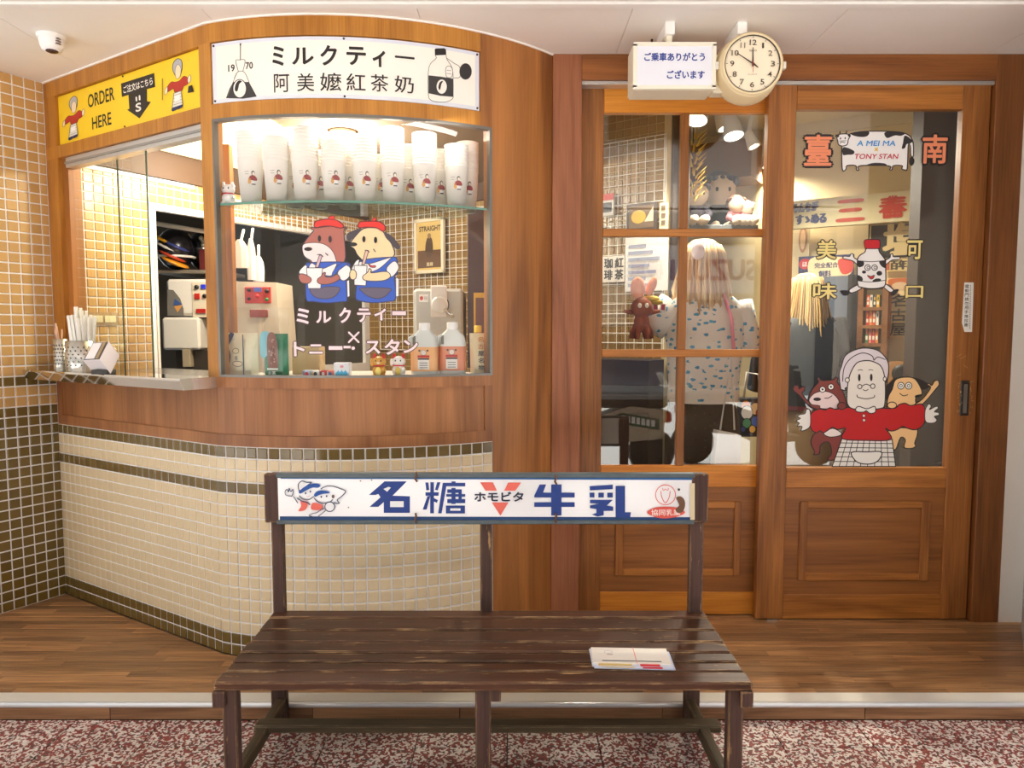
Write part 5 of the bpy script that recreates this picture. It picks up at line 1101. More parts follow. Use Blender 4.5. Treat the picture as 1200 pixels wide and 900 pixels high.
# striped crash helmet and dark gear on a shelf above it
Y = 4.02; q = P(206, 292, Y)
single('wall_shelf', MB().box((P(184, 250, Y).x, Y - .05, P(200, 317, Y).z - .02), (P(262, 250, Y).x, Y + .3, P(200, 317, Y).z), M((120, 112, 100), .5), .003), 'grey shelf above the white beverage machine seen through the order window', 'shelf')
t = thing('striped_helmet', 'black helmet with yellow orange and white stripes on the grey shelf', 'helmet', (q.x, Y, q.z - .12))
part('shell', MB().ell(q, (.095, .11, .115), M((28, 26, 30), .25)), t)
for k, (c, dz, dx) in enumerate((((240, 180, 40), .035, -.02), ((250, 246, 236), .0, -.01), ((196, 70, 40), -.04, .0), ((240, 160, 40), -.075, .01), ((60, 70, 140), .015, .02))):
    part('stripe', MB().ell(q + Vector((dx, -.035, dz)), (.078, .085, .014), M(c, .3), 12, 6, Matrix.Rotation(.45, 3, 'Y')), t)
part('rim', MB().lathe(q + Vector((0, 0, -.05)), [(.098, 0), (.104, .006), (.098, .012)], M((240, 236, 226), .3), 20), t)
q2 = P(238, 294, Y + .16); t = thing('dark_helmet', 'second black helmet with silver spots beside the striped helmet', 'helmet', (q2.x, Y, q2.z - .12))
part('shell', MB().ell(q2, (.08, .1, .115), M((24, 24, 28), .2)), t)
for k in range(8): part('stud', MB().ell(q2 + Vector((rng.uniform(-.05, .05), -.088, rng.uniform(-.08, .08))), (.014, .014, .014), M((200, 190, 170), .3, .6), 8, 6), t)
single('red_case', MB().box((P(232, 280, Y).x, Y, P(232, 317, Y).z), (P(262, 280, Y).x, Y + .1, P(232, 292, Y).z), M((96, 30, 30), .5), .006), 'dark red case on the grey shelf beside the helmets', 'case')
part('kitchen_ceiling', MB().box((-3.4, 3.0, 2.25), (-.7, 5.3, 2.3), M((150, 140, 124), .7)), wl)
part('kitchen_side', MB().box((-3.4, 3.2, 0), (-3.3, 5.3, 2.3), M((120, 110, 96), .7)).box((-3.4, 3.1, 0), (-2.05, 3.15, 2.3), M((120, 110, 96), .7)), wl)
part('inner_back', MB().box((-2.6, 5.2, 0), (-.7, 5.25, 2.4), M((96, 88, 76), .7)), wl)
part('inner_rail', MB().tube([P(183, 262, 3.75), P(262, 275, 4.0)], .012, M((196, 190, 176), .4)), wl)
# plastic bags on a hook, left of the display
Y = 3.22
for k, (x0, x1, y0, y1, c, lb) in enumerate(((271, 292, 281, 314, (250, 236, 214), 'cream plastic carrier bag hanging nearest the order window post'), (289, 300, 280, 328, (246, 238, 226), 'pale plastic bag hanging second from the order window post'), (296, 310, 300, 330, (240, 242, 244), 'white plastic bag hanging lowest beside the green tag'))):
    a, b = P(x0, y0, Y + .02 * k), P(x1, y1, Y + .02 * k); m = MB(); w = b.x - a.x; n = 10; rings = []
    for zf, wf_ in ((0, .9), (.4, 1), (.75, .85), (.95, .4), (1, .2)): rings.append([Vector(((a.x + b.x) / 2 + w / 2 * wf_ * cos(2 * pi * i / n) * (1 + .12 * (i % 2)), Y + .02 * k + .02 * sin(2 * pi * i / n), b.z + (a.z - b.z) * zf)) for i in range(n)])
    t = thing('plastic_bag', lb, 'bag', ((a.x + b.x) / 2, Y, b.z)); part('bag', m.loft(rings, M(c, .4), smooth=False), t); part('strap', MB().tube([Vector(((a.x + b.x) / 2, Y + .02 * k, a.z - .02)), Vector(((a.x + b.x) / 2, Y + .05, a.z + .05))], .006, M(c, .4)), t)
# wire grids
def wire_grid(sf, u0, u1, z0, z1, o, step, label):
    c = sf.pt((u0 + u1) / 2, z0, o); t = thing('wire_grid', label, 'wire grid', c); WM = M((244, 242, 236), .35); m = MB(); u = u0
    while u <= u1 + .001: m.tube([sf.pt(u, z0, o), sf.pt(u, z1, o)], .0022, WM, 5, False); u += step
    z = z0
    while z <= z1 + .001: m.tube([sf.pt(u0, z, o + .004), sf.pt(u1, z, o + .004)], .0022, WM, 5, False); z += step
    part('wires', m, t, kind='stuff'); part('frame', MB().tube([sf.pt(u0, z0, o), sf.pt(u1, z0, o), sf.pt(u1, z1, o), sf.pt(u0, z1, o), sf.pt(u0, z0, o)], .004, WM, 6, False), t); return t
wire_grid(PWP, .12, 1.28, 1.02, 1.86, .02, .05, 'white wire grid on the tiled partition behind the framed poster')
wire_grid(PWP, 1.2, 2.11, 1.03, 2.1, .02, .05, 'white wire grid on the partition seen through the sliding doors')
wire_grid(LWP, .86, 1.95, 1.72, 1.83, .03, .042, 'narrow white wire grid above the kitchen opening')
# poster in the display: framed print on the grid
def on_plane(sf, x0, y0, x1, y1, off):
    a = sf.uv(x0, y0, off) if isinstance(sf, Plane) else sf.uv(x0, y0); b = sf.uv(x1, y1, off); return a[0], a[1], b[0], b[1]
u0, zA, u1, zB = on_plane(PWP, 486, 258, 521, 319, .05)
t = thing('framed_poster', 'framed tan poster of a seated figure hanging on the wire grid', 'poster', PWP.pt((u0 + u1) / 2, zB, .05))
WF = M((232, 222, 196), .5)
part('frame', MB().surf_box(PWP, u0, u1, zA - .02, zA, .04, .06, WF).surf_box(PWP, u0, u1, zB, zB + .02, .04, .06, WF).surf_box(PWP, u0, u0 + .02, zB, zA, .04, .06, WF).surf_box(PWP, u1 - .02, u1, zB, zA, .04, .06, WF), t)
pp = part('print_sheet', MB().surf_box(PWP, u0 + .015, u1 - .015, zB + .015, zA - .015, .045, .05, M((216, 186, 116), .6)), t)
class UV:
    curved = False
    def __init__(s, sf, u0, u1, z0, z1, o): s.a = (sf, u0, u1, z0, z1, o)
    def pt(s, u, v, off=0): sf, u0, u1, z0, z1, o = s.a; return sf.pt(u0 + (u1 - u0) * u, z0 + (z1 - z0) * v, o + off)
d = Dec(UV(PWP, u0, u1, zB, zA, .05), off=.001, step=.0002, px=False)
d.text('STRAIGHT', .16, .86, .88, .77, (70, 56, 44), .03).rect(.1, .42, .9, .1, (104, 74, 54)).poly([(.36, .42), (.4, .6), (.5, .68), (.6, .6), (.62, .42), (.55, .3), (.42, .3)], (86, 66, 50)).ell(.5, .68, .06, .05, (150, 120, 90)).text('直線', .4, .2, .62, .13, (226, 210, 170), .02)
d.done('print', pp)
# dark cabinet side and yellow notice near the door side of the display
a = P(549, 250, 3.12); b = P(566, 420, 3.12)
single('dark_cabinet', MB().box((a.x, 3.02, .985), (b.x + .02, 3.3, a.z), M((84, 54, 36), .5), .003), 'tall dark brown cabinet at the door side of the display window', 'cabinet')
a, b = P(555, 343, 2.85), P(573, 420, 2.85)
t = thing('yellow_notice', 'yellow bordered notice board beside the dark cabinet', 'notice', ((a.x + b.x) / 2, 2.85, b.z)); part('board', MB().box((a.x, 2.85, b.z), (b.x, 2.858, a.z), M((222, 176, 36), .5)), t); part('paper', MB().box((a.x + .008, 2.847, b.z + .01), (b.x, 2.851, a.z - .02), M((120, 80, 60), .6)), t)
# on the order counter
CO = .05
def C(px): u, z = BOOTH.uv(px, 436, CO); q = BOOTH.pt(u, .983, CO); return q
PERF = M((206, 204, 198), .25, .9)
def holder(px, wpx, hpx, label, fill):
    q = C(px); s = q.y / FPX; r = wpx * s / 2; h = hpx * s; t = thing('straw_holder', label, 'holder', q); 
    part('cylinder', MB().lathe(q, [(r * .98, 0), (r, .002), (r, h), (r * .94, h), (r * .94, h - .01)], PERF, 24), t)
    hm = MB(); c0 = atan2(-q.y, -q.x)
    for i in range(6):
        for j in range(-3, 4):
            an = c0 + (j + .5 * (i % 2)) * .36; z = h * (.2 + .12 * i); v = Vector((cos(an), sin(an), 0)); hm.lathe(q + v * r + Vector((0, 0, z)), [(.0028, .0), (.0028, .0008)], M((60, 56, 50), .6), 8, axis=v, smooth=False)
    part('holes', hm, t, kind='stuff'); return q, r, h
q, r, h = holder(72.5, 16, 36, 'narrow perforated steel holder at the wall end of the counter', 0)
SM = M((206, 160, 140), .4)
for k in range(4):
    a_ = k * 1.7; b0 = q + Vector((cos(a_) * r * .4, sin(a_) * r * .4, .01)); single('straw', MB().tube([b0, b0 + Vector((-.02 + .008 * k, .01 * k - .02, .155 + .012 * (k % 3)))], .003, SM, 7), ['leftmost', 'second', 'third', 'rightmost'][k] + ' of four thin pinkish straws in the narrow perforated holder', 'straw', 'thin straws in the narrow holder')
q, r, h = holder(96, 32, 35, 'wide perforated steel holder full of white wrapped straws', 0)
WS_ = M((252, 250, 244), .5); me = None
for k in range(60):
    a_ = k * 2.39996; rr = r * .9 * sqrt((k + .5) / 60); L_ = .208 + rng.uniform(-.008, .010) + (.03 if rr < r * .4 else 0)
    if me is None: me = MB().box((-.0045, -.0045, 0), (.0045, .0045, 1), WS_, .001).mesh('straw')
    o = bpy.data.objects.new('wrapped_straw', me); COL.objects.link(o); o.location = q + Vector((cos(a_) * rr * .8, sin(a_) * rr * .8, .006)); o.scale = (1, 1, L_)
    o.rotation_euler = (-sin(a_) * rr / r * .13, cos(a_) * rr / r * .13, a_)
    tag(o, 'white paper wrapped straw standing in the wide perforated holder', 'straw', 'wrapped straws in the wide holder')
t = thing('napkin_dispenser', 'white tilted napkin dispenser with a dark slot beside the straws', 'dispenser', P(120, 439, 2.62))
DSP = M((246, 240, 244), .35); YD = 2.57; cp_ = lambda x, y, dp: P(47 + x / 4.65, 340 + y / 4.65, YD + dp / 4.65 * YD / FPX)
D0 = cp_(325, 380, 0); va, vb, vc = cp_(235, 385, 74.7) - D0, cp_(375, 280, 66.9) - D0, cp_(385, 455, 67.2) - D0
def obl(m, a0, a1, b0, b1, c0, c1, mat):
    vs = [D0 + va * x + vb * y + vc * z for z in (c0, c1) for x, y in ((a0, b0), (a1, b0), (a1, b1), (a0, b1))]
    m.add(vs, [[0, 1, 2, 3], [4, 5, 6, 7], [0, 1, 5, 4], [1, 2, 6, 5], [2, 3, 7, 6], [3, 0, 4, 7]], mat); return m
bmx = MB(); obl(bmx, 0, 1, 0, 1, 0, 1, DSP); part('case', bmx, t)
part('faceplate', obl(MB(), .04, .97, .03, .97, -.02, 0, M((84, 78, 76), .4)), t); part('napkins', obl(MB(), .36, .9, .07, .93, -.04, -.02, M((250, 246, 248), .6)), t); part('slot_bar', obl(MB(), .1, .28, .05, .95, -.05, -.02, M((170, 146, 112), .5)), t)
fz = P(120, 439, 2.62); part('foot', MB().box((fz.x - .03, 2.6, .983), (fz.x + .03, 2.66, 1.0), M((60, 58, 56), .5), .002), t)
a = P(116, 371, 3.25); q = LWP.uv(122, 374, .004)
t = thing('wall_socket', 'cream double wall socket on the tiled wall above the straws', 'socket', LWP.pt(q[0], q[1] - .03, .006))
part('plate', MB().surf_box(LWP, q[0] - .09, q[0] + .06, q[1] - .028, q[1] + .03, .004, .009, M((170, 140, 104), .5)), t)
for k in (-1, 1): part('outlet', MB().surf_box(LWP, q[0] - .005 + k * .03 - .026, q[0] - .005 + k * .03 + .024, q[1] - .014, q[1] + .016, .009, .013, M((238, 226, 180), .5)), t)

# ================================================================== INSIDE THE SHOP
TRW = M((240, 238, 232), .4)
tr = thing('light_track', 'dark ceiling track carrying white spot lamps inside the shop', 'light track', (.9, 4.2, 2.43))
A_, B_ = atZ(835, 126, 2.43), atZ(900, 184, 2.43)
part('rail', MB().tube([A_ + Vector((0, 0, .004)), B_ + Vector((0, 0, .004))], .014, M((60, 54, 46), .4), 6, False), tr)
for k, (px, py, s_, lb) in enumerate(((815, 141, 1.35, 'large white spot lamp nearest the sliding doors, its face turned down'), (849, 151, .95, 'slim white spot lamp, second from the sliding doors'), (860, 160, 1.25, 'white spot lamp hanging lowest in the middle of the track'), (884, 172, .9, 'small white spot lamp tilted toward the door stile'), (897, 196, .7, 'smallest white spot lamp, farthest along the track'))):
    D_ = (3.35, 3.9, 3.75, 4.15, 4.7)[k]; q = P(px, py, D_); t = thing('spot_lamp', lb, 'lamp', q, 'spot lamps on the shop ceiling')
    ax = Vector(((-.25, .3, .1, .35, .2)[k], -.3, -1)).normalized(); L_ = .085 * s_; r = .042 * s_
    part('shade', MB().lathe(q - ax * L_, [(r * .62, -.02), (r * .7, 0), (r * .85, L_ * .5), (r, L_ * .95), (r * 1.0, L_), (r * .9, L_ * .98)], TRW, 20, axis=ax), t)
    part('bulb_face', MB().lathe(q, [(.0001, 0), (r * .9, -.002)], M((255, 246, 224), .4, emit=7), 20, axis=ax, cap=False), t)
    part('stem', MB().tube([q - ax * L_ * 1.1, Vector((q.x, q.y + .02, 2.44))], .012, TRW, 8), t)
    lamp('spot_light', q + ax * .02, 42, .03, (1, .9, .74), 2.2, q + ax)
def wall_sign(name, label, sf, x0, y0, x1, y1, mat, draw=None, th=.02, off=.0, cat='sign'):
    u0, zA = sf.uv(x0, y0, off + th); u1, zB = sf.uv(x1, y1, off + th)
    t = thing(name, label, cat, sf.pt((u0 + u1) / 2, zB, off + th)); m = MB(); m.surf_box(sf, u0, u1, zB, zA, off, off + th, mat); pl = part('board', m, t)
    if draw: d = Dec(UV(sf, u0, u1, zB, zA, off + th), off=.0015, step=.0004, px=False); draw(d); d.done('print', pl)
    return t
def w1(d):
    d.text('みんなが', .02, .92, .20, .58, (60, 66, 120), .02).text('すゝめる', .05, .48, .26, .14, (60, 66, 120), .02)
    for k, ch in enumerate('三春牛'): d.text(ch, .36 + k * .28, .86, .50 + k * .28, .14, (206, 70, 50), .03)
wall_sign('milk_signboard', 'long cream signboard with blue and red characters high on the back wall', BKP, 926, 236, 1100, 256, M((236, 222, 178), .6), w1, .05, .12)
wall_sign('black_signboard', 'black signboard with one large gold character on the back wall', BKP, 1018, 262, 1100, 299, M((34, 32, 32), .4), lambda d: d.text('塩', .24, .94, .70, .08, (222, 196, 140), .03).stroke([(.03, .05), (.03, .94), (.97, .94)], .02, (200, 180, 130), sm=False), .03, .05)
wall_sign('century_sign', 'pale strip sign with dark lettering under the black signboard', BKP, 1030, 304, 1095, 316, M((232, 206, 140), .6), lambda d: d.text('百年フリン', .22, .88, .95, .12, (70, 54, 40), .02).rect(.02, .1, .2, .9, (190, 90, 50)), .02, .05)
def w4(d):
    d.poly([(.1, .98), (.9, .98), (.8, .84), (.2, .84)], (196, 100, 40)).ell(.5, .86, .3, .07, (226, 190, 150)).poly([(.0, .84), (.25, .84), (.2, .0), (.0, .0)], (206, 110, 40), False).poly([(1, .84), (.75, .84), (.85, .0), (1, .0)], (206, 110, 40), False)
    for k, ch in enumerate('名古屋'): d.text(ch, .2, .72 - k * .24, .8, .52 - k * .24, (40, 30, 26), .02)
wall_sign('banner', 'orange and cream hanging banner with three black characters', BKP, 1039, 326, 1068, 396, M((236, 206, 150), .6), w4, .01, .07, 'banner')
def w5(d):
    d.ell(.12, .72, .11, .2, (196, 40, 60)).text('ほ', .08, .8, .16, .62, (240, 226, 220), .02).poly([(.22, .9), (.6, .95), (.95, .8), (.98, .4), (.8, .1), (.4, .08), (.2, .3)], (246, 226, 180)).text('完全配合', .3, .74, .72, .54, (60, 60, 110), .02).text('飼料', .38, .44, .6, .2, (60, 60, 110), .02).poly([(.72, .8), (.95, .85), (.98, .4), (.8, .3)], (214, 60, 50))
wall_sign('feed_poster', 'navy poster with a cream cloud and red edge above the fair haired person', BKP, 936, 301, 1000, 330, M((44, 48, 104), .5), w5, .01, .05, 'poster')
wall_sign('grey_panel', 'tall blue grey panel leaning behind the fair haired person', BKP, 966, 324, 993, 480, M((104, 112, 128), .6), None, .04, .1, 'panel')
wall_sign('dark_curtain', 'black hanging cloth between the grey panel and the shelf', BKP, 994, 322, 1001, 500, M((30, 28, 30), .8), None, .03, .14, 'curtain')
wall_sign('brown_poster', 'narrow pale poster with an oval near the end of the back wall', BKP, 930, 262, 948, 300, M((206, 188, 150), .6), lambda d: d.ell(.6, .5, .25, .4, (170, 120, 90)).ell(.6, .5, .16, .3, (214, 180, 140)), .01, .02, 'poster')
# goods shelf on the back wall
o_ = .18; u0, zA = BKP.uv(1009, 338, o_); u1, zB = BKP.uv(1033, 470, o_)
t = thing('goods_shelf', 'wooden goods shelf with colourful packets beside the banner', 'shelf', BKP.pt((u0 + u1) / 2, 0, o_))
SHW = wood((120, 74, 36), (166, 110, 60), 'x')
for z in (zA + .02, BKP.uv(1010, 360, o_)[1], BKP.uv(1010, 381, o_)[1], BKP.uv(1010, 402, o_)[1], BKP.uv(1010, 424, o_)[1], .5): part('board', MB().surf_box(BKP, u0, u1, z - .02, z, .01, o_, SHW), t)
for u in (u0, u1): part('side', MB().surf_box(BKP, u - .015, u + .015, 0, zA + .02, .01, o_, SHW), t)
PC = [(226, 90, 40), (240, 190, 60), (206, 50, 60), (236, 226, 210), (70, 120, 70), (230, 140, 60), (60, 60, 70), (240, 120, 110)]
PN = ['orange', 'yellow', 'crimson', 'cream', 'green', 'amber', 'charcoal', 'pink']
for r_, (z, n) in enumerate(((BKP.uv(1010, 360, o_)[1], 4), (BKP.uv(1010, 381, o_)[1], 4), (BKP.uv(1010, 402, o_)[1], 4), (BKP.uv(1010, 424, o_)[1], 4))):
    for k in range(n):
        a = u0 + .03 + (u1 - u0 - .06) * k / n; w = (u1 - u0 - .06) / n * .86; h = .072 + .012 * ((k * 3 + r_) % 3); ci = (k * 3 + r_ * 2) % 8
        m = MB().surf_box(BKP, a, a + w, z, z + h, .05, o_ - .02, M(PC[ci], .5)); tt = thing('snack_box', PN[ci] + ' snack box, ' + ORD[k].replace('lowest', 'first') + ' from the curtain on the ' + ('highest', 'second', 'third', 'lowest')[r_] + ' goods shelf', 'box', BKP.pt(a + w / 2, z, .1), 'snack boxes on the goods shelf')
        pk = part('carton', m, tt); Dec(UV(BKP, a, a + w, z, z + h, o_ - .02), off=.001, step=.0003, px=False).rect(.15, .2, .85, .45, (250, 240, 220)).ell(.5, .7, .25, .16, PC[(ci + 3) % 8]).done('print', pk)
# wooden loudspeaker
o_ = .30; u0, zA = BKP.uv(1042, 424, o_); u1, zB = BKP.uv(1072, 452, o_)
t = thing('loudspeaker', 'small wooden loudspeaker with a round black cone below the banner', 'speaker', BKP.pt((u0 + u1) / 2, zB, o_)); part('cabinet', MB().surf_box(BKP, u0, u1, zB, zA, .185, o_, wood((150, 100, 50), (186, 132, 76), 'x')), t)
c = BKP.pt((u0 + u1) / 2, (zA + zB) / 2, o_); part('cone', MB().lathe(c, [(.05, 0), (.052, .006), (.03, .002), (.0001, .001)], BLACK, 20, axis=BKP.n), t)
single('speaker_stand', MB().surf_box(BKP, u0 - .02, u1 + .02, 0, zB - .002, .19, .31, M((60, 44, 34), .6)), 'dark stand carrying the wooden loudspeaker', 'stand')

# things on the partition behind the sliding doors
def soft(name, mb, parent, label=None): return part(name, mb, parent, label)
u_, z_ = PWP.uv(735, 258, .06)
wall_sign('framed_menu', 'dark framed picture of food hanging on the grid behind the top pane', PWP, 735, 240, 769, 268, M((60, 44, 34), .5), lambda d: d.rect(.08, .08, .92, .92, (120, 96, 70)).ell(.4, .5, .25, .25, (222, 180, 60)).poly([(.6, .3), (.9, .85), (.9, .3)], (236, 220, 190), False), .015, .03, 'picture')
wall_sign('red_notice', 'small red topped notice at the stile edge of the top pane', PWP, 705, 228, 719, 252, M((226, 224, 220), .5), lambda d: d.rect(0, .7, 1, 1, (206, 60, 56)).rect(.15, .15, .85, .6, (60, 66, 74)), .01, .03, 'notice')
wall_sign('card_strip', 'narrow vertical card with small squares beside the framed picture', PWP, 773, 238, 782, 268, M((244, 232, 190), .5), lambda d: [d.rect(.25, .15 + k * .28, .75, .33 + k * .28, (120, 100, 80)) for k in range(3)], .008, .03, 'card')
wall_sign('calligraphy_poster', 'white poster with two columns of black brush characters', PWP, 706, 301, 731, 330, M((240, 234, 226), .5), lambda d: [d.text(ch, .1 + (k // 2) * .5, .92 - (k % 2) * .45, .48 + (k // 2) * .5, .55 - (k % 2) * .45, (44, 40, 44), .03) for k, ch in enumerate('珈琲紅茶')], .008, .03, 'poster')
wall_sign('notice_sheet', 'large pale notice sheet pinned in the middle of the wire grid', PWP, 733, 279, 782, 340, M((232, 232, 230), .5), lambda d: [d.rect(.08, .86 - k * .12, .5 + .4 * ((k * 7) % 5) / 5, .8 - k * .12, (150, 156, 180)) for k in range(7)], .006, .03, 'notice')
# brown plush creature with a peach bow hanging on the grid
q = PWP.pt(*PWP.uv(752, 372, .1), .1); q = P(752, 366, 3.15)
t = thing('plush_toy', 'reddish brown plush creature with a peach bow on top hanging inside the door', 'plush toy', q + Vector((0, 0, -.09)))
PB = M((150, 78, 44), .85, var=.15, scale=60); PE = M((246, 172, 140), .8)
m = MB().ell(q + Vector((0, 0, .02)), (.048, .045, .048), PB).ell(q + Vector((0, 0, -.045)), (.035, .035, .045), PB)
for k in range(6):
    an = 2 * pi * k / 6; m.tube([q + Vector((.02 * cos(an), .02 * sin(an), -.05)), q + Vector((.04 * cos(an), .035 * sin(an), -.09)), q + Vector((.045 * cos(an), .04 * sin(an), -.115))], [.014, .012, .008], PB, 8)
for sx in (-1, 1): m.tube([q + Vector((sx * .04, 0, .0)), q + Vector((sx * .08, 0, .005))], [.012, .007], PB, 8)
part('body', m, t)
part('eye', MB().ell(q + Vector((-.016, -.042, .028)), (.009, .008, .011), M((244, 236, 220), .4), 8, 6), t); part('eye', MB().ell(q + Vector((.014, -.042, .028)), (.009, .008, .011), M((244, 236, 220), .4), 8, 6), t)
part('bow', MB().ell(q + Vector((-.018, 0, .105)), (.033, .02, .05), PE).ell(q + Vector((.045, .02, .115)), (.02, .02, .045), PE, mtx=Matrix.Rotation(.4, 3, 'Y')), t)
single('flower_clip', MB().ell(q + Vector((.045, .03, .06)), (.04, .02, .014), M((226, 196, 50), .7)).ell(q + Vector((.07, .03, .045)), (.03, .02, .012), M((200, 170, 40), .7)), 'yellow flower clip tucked beside the peach bow', 'clip')
for k in range(2):
    a = P(768 + k * 9, 360, 3.2); t = thing('charm', ('first' if k == 0 else 'second') + ' small white framed charm beside the brown plush creature', 'charm', a, 'small charms on the grid'); part('card', MB().box(a + Vector((-.014, 0, -.02)), a + Vector((.014, .006, .02)), M((246, 240, 234), .5), .003), t); part('picture', MB().box(a + Vector((-.008, -.001, -.013)), a + Vector((.008, 0, .012)), M((190, 60, 90), .5)), t)
# dolls on a high shelf seen through the upper pane
shy = 4.3; sh0, sh1 = P(798, 268, shy), P(878, 268, shy)
single('doll_shelf', MB().box((sh0.x - .2, shy - .16, sh0.z - .03), (sh1.x, shy + .16, sh0.z), M((120, 124, 126), .5), .003), 'grey metal shelf carrying the dolls behind the upper pane', 'shelf')
def doll(px, h, hair, dress, label, D_=4.28, skin=(244, 222, 198)):
    q = P(px, 268, D_); q.z = sh0.z; t = thing('doll', label, 'doll', q, 'dolls on the grey shelf'); r = h * .27
    part('torso', MB().ell(q + Vector((0, 0, h * .24)), (r * .75, r * .6, h * .25), M(dress, .8)), t)
    part('head', MB().ell(q + Vector((0, -.01, h * .68)), (r, r * .85, r), M(skin, .7)), t)
    hm = MB().ell(q + Vector((0, .02, h * .74)), (r * 1.12, r * .95, r * 1.05), M(hair, .8))
    for k in range(7): hm.ell(q + Vector((r * 1.0 * sin(-1.2 + k * .4), -.6 * r * cos(-1.2 + k * .4), h * .82)), (r * .25, r * .2, r * .32), M(hair, .8), 8, 6)
    part('hair', hm, t)
    for sx in (-1, 1):
        part('eye', MB().ell(q + Vector((sx * r * .38, -r * .86, h * .66)), (r * .1, r * .06, r * .14), BLACK, 8, 6), t)
        part('arm', MB().tube([q + Vector((sx * r * .6, 0, h * .38)), q + Vector((sx * r * 1.0, -.03, h * .24)), q + Vector((sx * r * .7, -.08, h * .14))], [.022, .02, .016], M(dress, .8)), t)
        part('leg', MB().tube([q + Vector((sx * r * .35, 0, h * .06)), q + Vector((sx * r * .45, -.10, .025))], .026, M(skin, .7)), t)
doll(815, .26, (80, 80, 104), (58, 54, 70), 'grey haired doll in dark clothes at the mullion end of the shelf', 4.18)
doll(842, .36, (36, 58, 88), (34, 38, 54), 'largest doll, navy haired in a dark coat, in the middle of the shelf', 4.42)
doll(862, .18, (96, 60, 40), (196, 120, 130), 'small brown haired doll in a pink dress beside the largest doll', 4.2)
doll(874, .15, (190, 176, 190), (206, 206, 216), 'smallest pale doll at the far end of the shelf', 4.2)
q = P(812, 190, 4.0); t = thing('yellow_garland', 'spiky yellow garland hanging by the mullion in the upper pane', 'garland', q + Vector((0, 0, -.12))); m = MB()
for k in range(60): a_ = k * 2.4; m.tube([q + Vector((.03 * cos(a_), .02 * sin(a_), .14 - k * .006)), q + Vector((.075 * cos(a_), .05 * sin(a_), .18 - k * .006))], [.006, .001], M(((236, 196, 50), (246, 220, 110), (226, 170, 40))[k % 3], .7), 5)
part('spikes', m, t, kind='stuff'); part('cord', MB().tube([q + Vector((0, 0, .1)), q + Vector((0, 0, .6))], .003, BLACK), t)
wall_sign('sloping_shelf', 'dark wooden beam high between the dolls and the lamps', BKP, 800, 172, 880, 206, M((110, 74, 44), .6), None, .3, .05, 'beam')

# ------------------------------------------------------------------ people
SKIN = M((226, 178, 150), .55)
def figure(name, label, base, nodes, edges, root, mats=SKIN):
    """one continuous body grown over a skeleton"""
    t = thing(name, label, 'person', base); keys = list(nodes)
    me = bpy.data.meshes.new('body'); me.from_pydata([tuple(Vector(nodes[k][0])) for k in keys], [(keys.index(a), keys.index(b)) for a, b in edges], [])
    o = bpy.data.objects.new('body', me); COL.objects.link(o)
    o.modifiers.new('skin', 'SKIN'); sv = me.skin_vertices[0].data
    for i, k in enumerate(keys):
        r = nodes[k][1]; sv[i].radius = r if isinstance(r, tuple) else (r, r); sv[i].use_root = (k == root)
    sub = o.modifiers.new('sub', 'SUBSURF'); sub.levels = sub.render_levels = 2
    bpy.context.view_layer.update()
    nm = bpy.data.meshes.new_from_object(o.evaluated_get(bpy.context.evaluated_depsgraph_get())); o.modifiers.clear(); o.data = nm
    nm.materials.clear(); nm.materials.append(mats)
    for p_ in nm.polygons: p_.use_smooth = True
    o.parent = t; return t
def ringe(c, rx, ry, n=20, tilt=0.0): return [Vector(c) + Vector((rx * cos(2 * pi * i / n), ry * sin(2 * pi * i / n), tilt * cos(2 * pi * i / n))) for i in range(n)]
